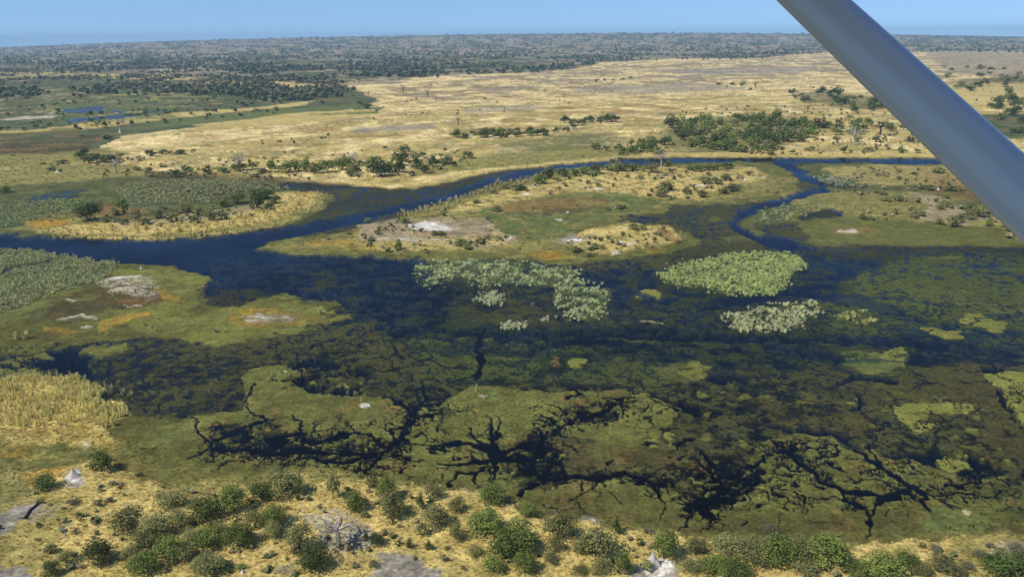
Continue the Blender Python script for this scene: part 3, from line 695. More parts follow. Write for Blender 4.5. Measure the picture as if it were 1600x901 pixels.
def mat_water():
    M, t, b = new_mat('water')
    out = t.nodes['Material Output']; t.nodes.remove(b)
    fr = N(t, 'ShaderNodeFresnel'); fr.inputs['IOR'].default_value = 1.33
    gl = N(t, 'ShaderNodeBsdfGlossy'); gl.inputs['Roughness'].default_value = .06; gl.inputs['Color'].default_value = (.27, .34, .45, 1)
    tr = N(t, 'ShaderNodeBsdfTransparent'); tr.inputs['Color'].default_value = (.80, .84, .80, 1)
    geo = N(t, 'ShaderNodeNewGeometry')
    nz = N(t, 'ShaderNodeTexNoise'); nz.inputs['Scale'].default_value = .8; nz.inputs['Detail'].default_value = 3
    bp = N(t, 'ShaderNodeBump'); bp.inputs['Strength'].default_value = .25; bp.inputs['Distance'].default_value = .12
    t.links.new(geo.outputs['Position'], nz.inputs['Vector']); t.links.new(nz.outputs['Fac'], bp.inputs['Height'])
    t.links.new(bp.outputs[0], gl.inputs['Normal']); t.links.new(bp.outputs[0], fr.inputs['Normal'])
    wn = N(t, 'ShaderNodeTexNoise'); wn.inputs['Scale'].default_value = .022; wn.inputs['Detail'].default_value = 5; wn.inputs['Roughness'].default_value = .65
    wr = N(t, 'ShaderNodeMapRange'); wr.inputs[1].default_value = .38; wr.inputs[2].default_value = .62
    wm = N(t, 'ShaderNodeMixRGB'); wm.inputs[1].default_value = (.19, .24, .31, 1); wm.inputs[2].default_value = (.34, .43, .56, 1)  # patches of sky sheen put into the reflection colour by noise
    t.links.new(geo.outputs['Position'], wn.inputs['Vector']); t.links.new(wn.outputs['Fac'], wr.inputs[0]); t.links.new(wr.outputs[0], wm.inputs[0]); t.links.new(wm.outputs[0], gl.inputs['Color'])
    mx = N(t, 'ShaderNodeMixShader')
    t.links.new(fr.outputs[0], mx.inputs[0]); t.links.new(tr.outputs[0], mx.inputs[1]); t.links.new(gl.outputs[0], mx.inputs[2])
    t.links.new(mx.outputs[0], out.inputs['Surface'])
    return M
def mat_leaf(name, c1, c2, rnd=.35, attr=None, transl=.25):
    M, t, b = new_mat(name)
    oi = N(t, 'ShaderNodeObjectInfo'); geo = N(t, 'ShaderNodeNewGeometry')
    nz = N(t, 'ShaderNodeTexNoise'); nz.inputs['Scale'].default_value = .55; nz.inputs['Detail'].default_value = 3
    t.links.new(geo.outputs['Position'], nz.inputs['Vector'])
    if attr:
        at = N(t, 'ShaderNodeAttribute', attribute_name=attr); col = at.outputs['Color']
    else:
        mx = N(t, 'ShaderNodeMixRGB'); mx.inputs[1].default_value = (*c1, 1); mx.inputs[2].default_value = (*c2, 1)
        mr = N(t, 'ShaderNodeMapRange'); mr.inputs[1].default_value = .35; mr.inputs[2].default_value = .65
        t.links.new(nz.outputs['Fac'], mr.inputs[0]); t.links.new(mr.outputs[0], mx.inputs[0]); col = mx.outputs[0]
    hs = N(t, 'ShaderNodeHueSaturation')
    m1 = N(t, 'ShaderNodeMapRange'); m1.inputs[3].default_value = 1 - rnd; m1.inputs[4].default_value = 1 + rnd
    t.links.new(oi.outputs['Random'], m1.inputs[0]); t.links.new(m1.outputs[0], hs.inputs['Value']); t.links.new(col, hs.inputs['Color'])
    t.links.new(hs.outputs[0], b.inputs['Base Color'])
    b.inputs['Roughness'].default_value = .7; b.inputs['Specular IOR Level'].default_value = .25
    if transl:
        out = t.nodes['Material Output']
        tl = N(t, 'ShaderNodeBsdfTranslucent'); t.links.new(hs.outputs[0], tl.inputs['Color'])
        ms = N(t, 'ShaderNodeMixShader'); ms.inputs[0].default_value = transl
        t.links.new(b.outputs[0], ms.inputs[1]); t.links.new(tl.outputs[0], ms.inputs[2]); t.links.new(ms.outputs[0], out.inputs['Surface'])
    return M
def mat_plain(name, c, c2=None, sc=3, rgh=.9):
    M, t, b = new_mat(name)
    tc = N(t, 'ShaderNodeTexCoord')
    nz = N(t, 'ShaderNodeTexNoise'); nz.inputs['Scale'].default_value = sc; nz.inputs['Detail'].default_value = 4
    mx = N(t, 'ShaderNodeMixRGB'); mx.inputs[1].default_value = (*c, 1); mx.inputs[2].default_value = (*(c2 or tuple(a * .6 for a in c)), 1)
    t.links.new(tc.outputs['Object'], nz.inputs['Vector']); t.links.new(nz.outputs['Fac'], mx.inputs[0]); t.links.new(mx.outputs[0], b.inputs['Base Color'])
    b.inputs['Roughness'].default_value = rgh
    return M
MG = mat_ground(); MW = mat_water()
ML = {'G': mat_leaf('leaf_green', lin(124, 136, 62), lin(98, 110, 50)), 'D': mat_leaf('leaf_dark', lin(98, 112, 52), lin(78, 92, 44)),
      'O': mat_leaf('leaf_olive', lin(142, 140, 84), lin(116, 116, 68)), 'B': mat_leaf('leaf_grey', lin(140, 132, 104), lin(112, 108, 82)),
      'L': mat_leaf('leaf_bright', lin(92, 128, 48), lin(70, 100, 40))}
MBARK = mat_plain('bark', lin(112, 98, 82), lin(70, 60, 50), 2)
MDEAD = mat_plain('dead_wood', lin(200, 190, 172), lin(150, 138, 120), 3)
MDARKWOOD = mat_plain('charred_wood', lin(62, 54, 46), lin(34, 30, 26), 3)
MMOUND = mat_plain('termite_clay', lin(224, 218, 204), lin(160, 150, 132), 1.6)
MCLAY = mat_plain('pale_clay', lin(176, 166, 116), lin(136, 128, 84), 2.5)
MGR = mat_leaf('grass_blades', (0, 0, 0), (0, 0, 0), 0.0, 'tuft', .2)

ground = link(mesh_from('ground', verts, grid_faces(NV, NU), MG, True, {'soil': base.reshape(-1, 3)}), 'ground'); ground['kind'] = 'structure'
wv = np.array([[-2600, 20, 0], [2600, 20, 0], [4200, 4200, 0], [-4200, 4200, 0]], float)
water = link(mesh_from('water', wv, np.array([[0, 1, 2, 3]]), MW, False), 'water'); water['kind'] = 'structure'

# ------------------------------------------------------------------ lookups on the finished ground
def cell(px, py):
    """indices of the ground samples nearest to picture positions (plus where they are)"""
    gx, gy = ground_point(px, py)
    dep = fwd[1] * gy + (-fwd[2]) * CAM_H
    u = 800 + gx / dep * FOC
    bb_ = (gy * up0[1] - CAM_H * up0[2]) / dep
    v = 450.5 - bb_ * FOC - 57.1
    j = np.clip(np.searchsorted(us, u), 0, NU - 1); i = np.clip(np.searchsorted(vs, v), 0, NV - 1)
    return i, j
def cell_w(gx, gy):
    dep = fwd[1] * gy + (-fwd[2]) * CAM_H
    u = 800 + gx / dep * FOC
    v = 450.5 - (gy * up0[1] - CAM_H * up0[2]) / dep * FOC - 57.1
    return np.clip(np.searchsorted(vs, v), 0, NV - 1), np.clip(np.searchsorted(us, u), 0, NU - 1)
def inpoly(pts, X, Y):
    return sdf(pts, X, Y) > 0

def instances(name, templates, pos, scl, rot, cols, mat, smooth_=False, squash=None):
    """one mesh of many tufts; templates = [(V, F)], cols per tuft"""
    VV_, FF_, CC_ = [], [], []; off = 0
    k = rng.integers(0, len(templates), len(pos))
    for ti, (V, F, S) in enumerate(templates):
        idx = np.where(k == ti)[0]
        if not len(idx): continue
        c, s = np.cos(rot[idx])[:, None], np.sin(rot[idx])[:, None]
        x = V[None, :, 0] * c - V[None, :, 1] * s; y = V[None, :, 0] * s + V[None, :, 1] * c
        sc3 = scl[idx]
        if sc3.ndim == 1: sc3 = np.stack([sc3, sc3], 1)
        out = np.stack([x * sc3[:, :1], y * sc3[:, :1], V[None, :, 2] * sc3[:, 1:2]], -1) + pos[idx][:, None, :]
        VV_.append(out.reshape(-1, 3)); CC_.append((cols[idx][:, None, :] * S[None, :, None]).reshape(-1, 3))
        FF_.append((F[None] + (off + np.arange(len(idx)) * len(V))[:, None, None]).reshape(-1, F.shape[1])); off += len(idx) * len(V)
    return mesh_from(name, np.concatenate(VV_), np.concatenate(FF_), mat, smooth_, {'tuft': np.concatenate(CC_)})
def tuft_template(n, spread, blade_w, lean=.5, seed=0):
    r = np.random.default_rng(seed); V = []; F = []; S = []
    for i in range(n):
        a = r.uniform(0, 6.283); q = r.uniform(0, spread); hh = r.uniform(.55, 1.0); ln = r.uniform(.1, lean); b = a + r.normal(0, .6)
        x, y = q * math.cos(a), q * math.sin(a); px_, py_ = -math.sin(b) * blade_w / 2, math.cos(b) * blade_w / 2
        tx, ty = x + ln * math.cos(b), y + ln * math.sin(b); v0 = len(V)
        V += [(x - px_, y - py_, -.05), (x + px_, y + py_, -.05), (tx + px_ * .35, ty + py_ * .35, hh), (tx - px_ * .35, ty - py_ * .35, hh)]
        s = r.uniform(.75, 1.25); S += [s] * 4; F.append((v0, v0 + 1, v0 + 2, v0 + 3))
    return np.array(V), np.array(F), np.array(S)
TUFT = [tuft_template(9, .4, .26, .5, s) for s in range(5)]
REED = [tuft_template(18, .5, .19, .7, 30 + s) for s in range(5)]

def stuff_field(name, label, cat, pts, n, size, tall, temps, colour=None, dry=False, jitter=.25, keep=None, feather=3.0):
    """fill an outline with uncountable tufts; n per 1000 square metres"""
    xs, ys = [p[0] for p in pts], [p[1] for p in pts]
    gx, gy = zip(*[ground_point(*p) for p in pts])
    A = (max(gx) - min(gx)) * (max(gy) - min(gy)); m_ = int(A / 1000 * n)
    x = rng.uniform(min(gx), max(gx), m_); y = rng.uniform(min(gy), max(gy), m_)
    px, py, _ = project(x, y)
    i, j = cell_w(x, y)
    ok = inpoly(pts, QX[i, j] + rng.normal(0, feather, m_), QY[i, j] + rng.normal(0, feather * .5, m_))
    if dry: ok &= rng.uniform(0, 1, m_) < DRY[i, j]
    if keep is not None: ok &= keep(i, j, x, y)
    x, y, i, j = x[ok], y[ok], i[ok], j[ok]
    if not len(x): return None
    c = base[i, j] * 1.2 if colour is None else np.repeat(np.array(colour, np.float32)[None], len(x), 0)
    c = c * (1 + .45 * mott(4)[i, j] + .3 * mott(12)[i, j])[:, None]
    c = c * rng.uniform(1 - jitter, 1 + jitter, (len(x), 1)) * (1 + rng.normal(0, .05, (len(x), 3)))
    s = rng.uniform(.6, 1.3, len(x)); scl = np.stack([s * size, s * tall * rng.uniform(.7, 1.2, len(x))], 1)
    z = np.maximum(Z[i, j], -.02)
    o = link(instances(name, temps, np.stack([x, y, z], 1), scl, rng.uniform(0, 6.28, len(x)), np.clip(c, 0, 1), MGR), name)
    tag(o, label, cat, None, 'stuff'); return o

# bright papyrus stands
pale = lin(208, 208, 158); palegreen = lin(204, 208, 148)
brk = lambda thr: (lambda i, j, x, y: (mott(7)[i, j] > thr) & (vein()[i, j] < .6))
big = {'a': ('pale green papyrus stand broken into clumps in the middle of the flooded channel', palegreen, -.03), 'b': ('large bright green papyrus stand right of centre in dark water', lin(192, 200, 126), -.30),
       'c': ('small cream papyrus patch left of the ragged middle stand', pale, -.5), 'd': ('cream and green papyrus stand with loose clumps, in front of the large bright stand', lin(208, 206, 152), -.12),
       'e': ('small cream papyrus patch at the right end of the row', lin(190, 186, 120), -.1), 'f': ('tiny cream papyrus patch in front of the ragged middle stand', pale, -.5), 'g': ('thin pale papyrus strip beside the tiny cream patch', pale, -.1)}
for k, (lb, cc, th) in big.items():
    stuff_field('papyrus_bed', lb, 'papyrus', poly(PAPY[k]), 1700, .62, .8, REED, cc, jitter=.24, keep=brk(th + .05), feather=6.0)
greyreed = lin(178, 178, 124)
stuff_field('reed_bed', 'grey green reed bed filling the left edge beside the river', 'reeds', poly('-200 385 0 385 60 390 105 402 190 412 175 430 120 448 60 470 0 492 -200 500'), 900, .8, 1.1, REED, greyreed, keep=lambda i, j, x, y: H[i, j] > 0)
stuff_field('reed_bed', 'pale grey reed bed behind the left island, right part', 'reeds', poly('190 292 330 280 420 284 460 296 350 302 330 316 240 320 190 316'), 300, 1.0, 1.2, REED, lin(176, 172, 116))
stuff_field('reed_bed', 'grey green reed bed on the far left shore behind the river', 'reeds', poly('-200 350 0 322 110 312 140 322 120 340 60 348 0 355 -200 372'), 340, 1.0, 1.2, REED, lin(168, 172, 112))
stuff_field('reed_bed', 'pale reed patch beside the winding blue creek', 'reeds', poly('1270 276 1340 279 1352 290 1300 292 1280 284'), 150, 1.2, 1.4, REED, lin(176, 176, 140))
stuff_field('reed_bed', 'reed clumps between the creek bend and the right hand mats', 'reeds', poly('1185 330 1230 320 1300 322 1260 340 1210 352 1180 350'), 120, 1.1, 1.3, REED, lin(166, 170, 118))
# tall straw coloured grass
stuff_field('tall_grass', 'tall yellow grass at the left edge, in front of the dark flood', 'grass', poly('-100 590 0 592 60 588 120 592 150 606 170 640 190 660 180 672 0 670 -100 680'), 1700, .6, 1.45, TUFT, lin(222, 208, 132), keep=lambda i, j, x, y: mott(4)[i, j] > -.25)
stuff_field('tall_grass', 'straw coloured grass fringe along the front shore of the left island', 'grass', poly('60 362 170 355 330 350 430 330 470 300 512 305 505 326 440 351 330 368 200 372 100 368'), 130, 1.3, 1.9, TUFT, lin(214, 196, 124))
stuff_field('tall_grass', 'pale grass fringe along the far shore of the centre island', 'grass', poly('620 338 700 310 800 282 850 267 880 262 890 268 840 280 800 292 720 318 640 344'), 130, 1.2, 1.8, TUFT, lin(190, 178, 120), keep=lambda i, j, x, y: H[i, j] > 0)
stuff_field('dry_grass', 'golden tussock grass covering the near bank', 'grass', poly('-60 590 180 640 240 720 560 735 640 750 800 780 900 808 1100 826 1300 836 1700 830 1700 940 -60 940'), 1500, .42, .30, TUFT, None, dry=True, jitter=.2)
stuff_field('dry_grass', 'golden grass on the centre island and shores of the middle distance', 'grass', poly('-60 250 1700 240 1700 395 900 405 560 400 -60 372'), 28, 1.1, .9, TUFT, None, dry=True, jitter=.22)

# ------------------------------------------------------------------ woody plants
def tube(V, F, p0, p1, r0, r1, n=5):
    p0, p1 = np.array(p0, float), np.array(p1, float); d = p1 - p0; d /= np.linalg.norm(d) + 1e-9
    a = np.cross(d, [0.3, .1, 1] if abs(d[2]) < .9 else [1, 0, 0]); a /= np.linalg.norm(a); b = np.cross(d, a); o = len(V)
    for p, r in ((p0, r0), (p1, r1)):
        for k in range(n):
            t = 2 * math.pi * k / n; V.append(tuple(p + r * (a * math.cos(t) + b * math.sin(t))))
    for k in range(n):
        F.append((o + k, o + (k + 1) % n, o + n + (k + 1) % n, o + n + k))
def crown_mesh(name, nleaf, leaf, lobes, seed, flat=1.0, low=.12):
    """a crown of width 1 and height 1 made of leaf faces gathered in clumps"""
    r = np.random.default_rng(seed); C_ = []
    for i in range(lobes):
        a = 6.283 * (i * .618 + r.uniform(-.1, .1)); q = .33 * math.sqrt((i + .5) / lobes); z = r.uniform(.30, .74) * (1 - .35 * (q / .33) ** 2) + .04
        C_.append((q * math.cos(a), q * math.sin(a), z, r.uniform(.20, .26)))
    pts = []
    per = nleaf // lobes
    for (x, y, z, rr) in C_:
        for _ in range(per):
            d = r.normal(size=3); d /= np.linalg.norm(d); q = rr * r.uniform(.25, 1.12) ** .6
            p = (x + d[0] * q, y + d[1] * q, max(low * .3, z + d[2] * q * flat)); pts.append((p, d))
    for _ in range(int(nleaf * .12) if nleaf > 400 else 0):
        d = r.normal(size=3); d /= np.linalg.norm(d); d[2] = abs(d[2]); pts.append(((d[0] * .5, d[1] * .5, .2 + d[2] * .75), d))
    V, F = [], []
    for p, d in pts:
        nn = d + r.normal(0, .6, 3) + np.array([0, 0, .35]); nn /= np.linalg.norm(nn)
        a = np.cross(nn, r.normal(size=3)); a /= np.linalg.norm(a); b = np.cross(nn, a); s = leaf * r.uniform(.6, 1.3); o = len(V)
        for (u, v) in ((-1, -.4), (.2, -.8), (1, .3), (-.1, .8)):
            V.append(tuple(np.array(p) + s * (a * u + b * v)))
        F.append((o, o + 1, o + 2, o + 3))
    return np.array(V), np.array(F)
def trunk_mesh(seed, n=4, bare=False):
    r = np.random.default_rng(seed); V, F = [], []
    base_r = .035
    for k in range(n):
        a = 6.283 * k / n + r.uniform(-.5, .5); p = np.array([.03 * math.cos(a), .03 * math.sin(a), -.03]); d = np.array([math.cos(a) * r.uniform(.1, .4), math.sin(a) * r.uniform(.1, .4), 1.0]); rad = base_r
        for s in range(3):
            q = p + d * r.uniform(.18, .26); tube(V, F, p, q, rad, rad * .7)
            e = q + np.array([r.normal(0, .12), r.normal(0, .12), r.uniform(.1, .18)]); tube(V, F, q, e, rad * .5, rad * .2, 4)
            p = q; rad *= .7; d = d + np.array([r.normal(0, .3), r.normal(0, .3), 0])
    return np.array(V), np.array(F)
CROWN_BIG = [crown_mesh('c', 2000, .028, 11, 100 + s) for s in range(6)]
CROWN_LOOSE = [crown_mesh('c', 1300, .027, 9, 200 + s) for s in range(5)]
CROWN_MID = [crown_mesh('c', 330, .062, 8, 300 + s) for s in range(6)]
CROWN_SM = [crown_mesh('c', 130, .085, 5, 400 + s) for s in range(5)]
TR = [trunk_mesh(500 + s, 3 + s % 3) for s in range(4)]
meshes = {}
def get_crown(level, kind, k):
    key = (level, kind, k)
    if key not in meshes:
        V, F = {'big': CROWN_BIG, 'loose': CROWN_LOOSE, 'mid': CROWN_MID, 'small': CROWN_SM}[level][k]
        meshes[key] = mesh_from('crown', V, F, ML[kind], False)
    return meshes[key]
TRM = [mesh_from('trunk', V, F, MBARK, False) for V, F in TR]
TALLY = {}
def ordinal(n):
    return ['nearest', 'second', 'third', 'fourth', 'fifth', 'sixth', 'seventh', 'eighth', 'ninth', 'tenth'][n] if n < 10 else '%dth' % (n + 1)
LANDMARKS = [(530, 850, 'the bare dead tree'), (115, 745, 'the left bank termite mound'), (1018, 885, 'the bottom edge termite mound'), (50, 800, 'the dark fallen log'),
             (765, 715, 'the star shaped crack'), (1420, 775, 'the long black lead in the right mat'), (280, 830, 'the big thicket on the near bank'), (790, 850, 'the thicket right of the dead tree'), (1250, 870, 'the scrub at the bottom right'),
             (138, 340, 'the round dark island tree'), (400, 320, 'the right tip of the left island'), (675, 355, 'the white sand patch on the centre island'), (985, 380, 'the sandy knoll on the centre island'),
             (1020, 270, 'the far end of the centre island'), (860, 285, 'the far shore of the centre island'), (1500, 340, 'the scrubby island at the right edge'), (1285, 290, 'the bend of the blue creek'),
             (182, 262, 'the grey leafless plain tree'), (470, 270, 'the tree row left of the river bend'), (620, 262, 'the thick grove by the river bend'), (732, 245, 'the lone umbrella tree by the river'),
             (790, 212, 'the tree line on the golden plain'), (920, 192, 'the short far tree line'), (1160, 215, 'the dense grove on the golden plain'), (1320, 155, 'the wood left of the strut'),
             (1370, 215, 'the lower edge of the strut'), (1550, 150, 'the woods beyond the strut'), (570, 165, 'the tip of the green strip'), (150, 180, 'the blue pools on the far left'), (1000, 130, 'the far middle of the golden plain'), (60, 250, 'the brown marsh on the left plain')]
TREES = []
def add_tree(x, y, wpx, hpx, kind, what=None):
    TREES.append([x, y, wpx, hpx, kind, what])
def T(s, kind, ratio=.85):
    for tok in s.split(';'):
        v = [float(a) for a in tok.split()]
        if len(v) >= 3: add_tree(v[0], v[1], v[2], v[3] if len(v) > 3 else v[2] * ratio, kind)
# near bank, one by one: x, foot y, width, height in the photograph
T('72 770 32 30;155 890 46 40;83 908 28 26', 'D'); T('160 744 38 40;365 812 44 46;375 866 48 46;265 888 46 46;325 866 48 38;225 908 50 38;322 822 46 44', 'G')
T('202 840 54 46;270 802 50 36;283 834 38 36;245 848 50 44;225 866 46 38;300 862 34 34;400 836 34 40;325 908 54 36;82 872 20 20;105 890 28 26;210 884 36 30;290 884 34 30;345 845 30 26', 'O')
T('115 796 20 14;157 797 16 12;172 791 14 12;148 826 11 10;118 878 14 12;120 840 11 9;178 763 14 9;192 764 10 7;158 774 9 8;100 800 8 6;137 812 8 6;92 818 7 6;128 894 14 10;60 850 9 8', 'B')
T('195 780 6 6;378 896 16 12', 'G')
T('410 790 42 34;427 832 42 38;555 806 36 34;606 790 34 40;768 797 42 38;825 814 28 28', 'G'); T('493 900 52 46;590 860 26 22;640 863 13 17;671 865 15 17', 'D')
T('448 784 54 46;430 752 32 22;521 785 22 42;468 870 48 54;428 850 30 30;612 818 42 46;583 768 24 22;680 832 42 38;660 844 22 24;713 852 30 34;714 808 28 30;658 802 18 26;678 787 30 30;570 814 16 12;742 876 26 22', 'O')
T('694 882 14 13;724 897 10 10;422 895 10 9;413 900 9 8;700 864 11 8;555 893 16 10;585 893 20 11;648 880 9 8;500 800 12 7;462 872 18 14', 'B')
T('760 846 56 44;790 884 54 50;812 872 58 56;820 905 40 40;770 902 36 30', 'G'); T('745 838 30 30;872 852 46 46;860 888 26 22;868 870 26 28;935 884 58 56;910 872 34 26;1087 876 38 34;1075 905 36 26;1100 905 38 26', 'O')
T('963 842 18 28;975 905 28 38;1037 884 44 52;1120 908 50 30;1150 912 44 34', 'G'); T('1135 882 52 42;1172 892 62 48;1160 866 30 20;1010 900 24 20;940 905 40 26;905 905 30 14', 'O')
T('1215 894 60 50;1290 893 62 52;1380 912 64 44;1415 895 36 34;1340 908 44 26', 'G'); T('1250 884 46 42;1255 906 44 30;1475 905 54 26;1205 868 40 24;1440 908 30 24', 'O'); T('1562 910 62 46;1600 906 50 40', 'D')
T('1585 872 34 24;1530 878 26 16;1510 895 22 16;1460 868 20 12;1545 862 18 12;890 812 8 8;860 836 10 8;1012 838 16 8;1205 846 40 12', 'B')
# island trees in the middle distance
T('139 348 42 36', 'D'); T('194 336 18 28;350 325 20 18;371 320 26 20;431 320 18 16', 'G'); T('402 328 24 34;415 312 28 18', 'D')
T('180 338 20 14;213 345 20 16;225 354 20 14;245 344 28 18;268 350 22 18;290 334 26 18;305 352 22 14;328 348 26 22;347 346 20 20;230 352 20 12;190 352 16 10;165 350 18 10;250 356 10 8;310 340 20 16', 'O')
T('127 250 16 14;140 257 18 14;152 255 18 16;166 255 16 14;190 248 10 8;131 243 16 12;235 246 14 12;282 243 16 9;303 240 7 7;362 240 6 3;68 258 9 5;95 270 7 7;10 302 18 12;118 308 10 5;20 245 8 3', 'D')
T('175 256 20 16;242 246 10 8;255 243 14 9;99 257 14 9;213 267 14 8;80 268 14 9;235 270 10 12;265 244 10 8', 'O')
T('277 278 14 14;295 272 12 16;325 274 15 16;350 272 16 12;395 266 14 12;425 271 14 24;447 272 24 20;462 270 18 20;478 271 16 24;495 273 18 18;512 272 22 22;535 268 26 20;550 270 16 16;540 262 18 16', 'G')
T('305 276 10 8;340 270 12 8;368 270 18 14;380 268 14 12;410 272 14 10;555 275 12 18;548 278 16 18;562 260 12 10;400 278 14 6', 'O')
T('584 272 22 28;596 278 28 28;608 272 18 18;622 262 20 26;624 272 20 22;602 236 8 7;632 239 16 12;630 255 18 20;652 265 16 20;664 272 14 16;644 275 10 8;676 262 14 22;712 264 10 8;685 261 10 12;732 248 16 12', 'D')
T('650 252 16 14;660 248 12 10;698 258 22 16;570 263 10 10;640 262 8 14;725 254 8 12', 'O')
# centre island
T('624 392 14 14;720 388 24 14;732 392 16 10;748 384 14 12;574 350 14 10;512 376 8 6;546 372 10 10;632 352 14 12;590 368 12 8', 'G'); T('680 370 18 10;690 370 14 8;760 378 12 8;775 332 18 12;806 300 20 12;790 296 14 10;745 320 16 8;770 305 16 10', 'O')
T('815 300 16 12;845 290 22 16;857 282 20 22;871 286 12 8;880 278 18 16;898 278 18 14;912 274 18 14;929 284 12 16;930 274 22 18;952 268 18 10;978 270 20 14;990 268 18 12;1078 268 14 10;1090 270 16 12;1105 268 20 12;1120 268 20 12;1137 266 20 12;1042 262 14 12', 'G')
T('962 270 20 18;1018 272 26 18;1035 310 18 20;1040 300 20 16;1073 306 16 14;1098 310 20 14;1102 290 20 14;1118 290 20 12;1133 284 16 12;1130 304 18 12;1142 300 20 14;1150 296 12 8;1000 288 12 14;998 268 10 10;980 280 8 6;1040 277 12 8;1050 272 12 8;1158 280 10 6;1170 275 12 7', 'O')
T('950 330 12 6;968 328 16 8;976 327 12 7;990 362 18 12;1005 362 14 10;898 396 18 12;930 392 14 12;940 393 12 9;967 386 10 8;920 402 14 6;1060 380 10 4', 'O')
# right hand island
T('1370 303 18 10;1380 306 14 8;1385 316 20 8;1405 316 18 12;1360 344 12 6;1350 344 14 7;1428 342 16 14;1440 340 14 10;1475 326 22 12;1470 330 18 10;1468 352 16 12;1488 356 20 22;1500 350 16 16;1515 346 20 16;1528 342 20 22;1452 298 20 10;1425 300 14 6;1465 272 20 12;1372 277 10 8;1428 274 12 5;1518 325 14 8;1485 300 18 10;1440 297 12 7', 'O')
T('1492 352 12 14;1530 340 16 16;1478 312 14 8;1360 265 8 4;1340 264 6 3;1400 266 6 3;1545 355 14 12;1570 362 14 12', 'G')
# trees on the plain, by row and by grove
def grove(outline, n, wmin, wmax, kinds, seed, ratio=.85, edge=None):
    pts = poly(outline); r = random.Random(seed); xs = [p[0] for p in pts]; ys = [p[1] for p in pts]; k = 0; tries = 0; got = []
    while k < n and tries < n * 60:
        tries += 1
        x = r.uniform(min(xs), max(xs)); y = r.uniform(min(ys), max(ys))
        if not bool(inpoly(pts, np.array([x]), np.array([y]))[0]): continue
        wd = r.uniform(wmin, wmax)
        if any(abs(x - a) < (wd + c) * .22 and abs(y - b) < (wd + c) * .12 for a, b, c in got): continue
        got.append((x, y, wd)); add_tree(x, y, wd, wd * r.uniform(ratio * .8, ratio * 1.2), r.choice(kinds)); k += 1
grove('706 214 760 208 860 210 860 214 760 218 720 220', 24, 9, 16, ['G', 'D', 'D', 'G', 'O'], 1)
grove('880 194 960 188 966 192 900 198', 13, 7, 14, ['D', 'D', 'G', 'O'], 2)
grove('862 206 895 203 895 208 865 210', 5, 9, 13, ['D', 'O'], 3)
grove('1045 200 1110 186 1170 190 1240 190 1290 200 1280 214 1230 230 1190 242 1110 240 1070 230', 74, 12, 24, ['G', 'D', 'G', 'O', 'G'], 4)
grove('960 232 1050 222 1050 242 965 244', 13, 10, 18, ['G', 'O', 'D'], 5)
grove('1225 150 1270 143 1380 158 1395 176 1330 176 1250 160', 30, 9, 16, ['D', 'D', 'G', 'O'], 6)
grove('1290 190 1420 190 1430 244 1300 244', 28, 8, 18, ['G', 'O', 'O', 'G'], 7)
grove('1462 108 1590 100 1600 134 1470 124', 16, 8, 12, ['D', 'O'], 8); grove('1490 136 1600 126 1600 150 1500 146', 12, 9, 14, ['D', 'O'], 9); grove('1530 168 1610 156 1610 212 1580 210 1540 184', 16, 12, 18, ['G', 'D'], 10)
grove('920 232 1440 240 1450 246 920 244', 14, 7, 14, ['G', 'O'], 11)
grove('1050 160 1240 176 1100 182 1040 176', 5, 4, 8, ['D'], 12); grove('925 124 1000 122 1000 128 930 130', 7, 3, 7, ['D'], 13); grove('1120 130 1210 138 1205 150 1120 138', 8, 4, 9, ['D'], 14)
grove('430 130 700 120 760 180 460 215', 8, 3, 6, ['D'], 15); grove('700 150 1200 120 1200 170 760 190', 8, 3, 6, ['D', 'B'], 16); grove('60 196 400 164 410 170 70 204', 16, 5, 9, ['D'], 17); grove('-20 200 100 190 110 200 -20 210', 8, 6, 10, ['D'], 18)
add_tree(574, 170, 16, 10, 'O'); add_tree(436, 223, 7, 4, 'D'); add_tree(562, 165, 10, 10, 'B'); add_tree(168, 218, 14, 7, 'D'); add_tree(128, 214, 10, 4, 'D'); add_tree(584, 188, 5, 5, 'D')

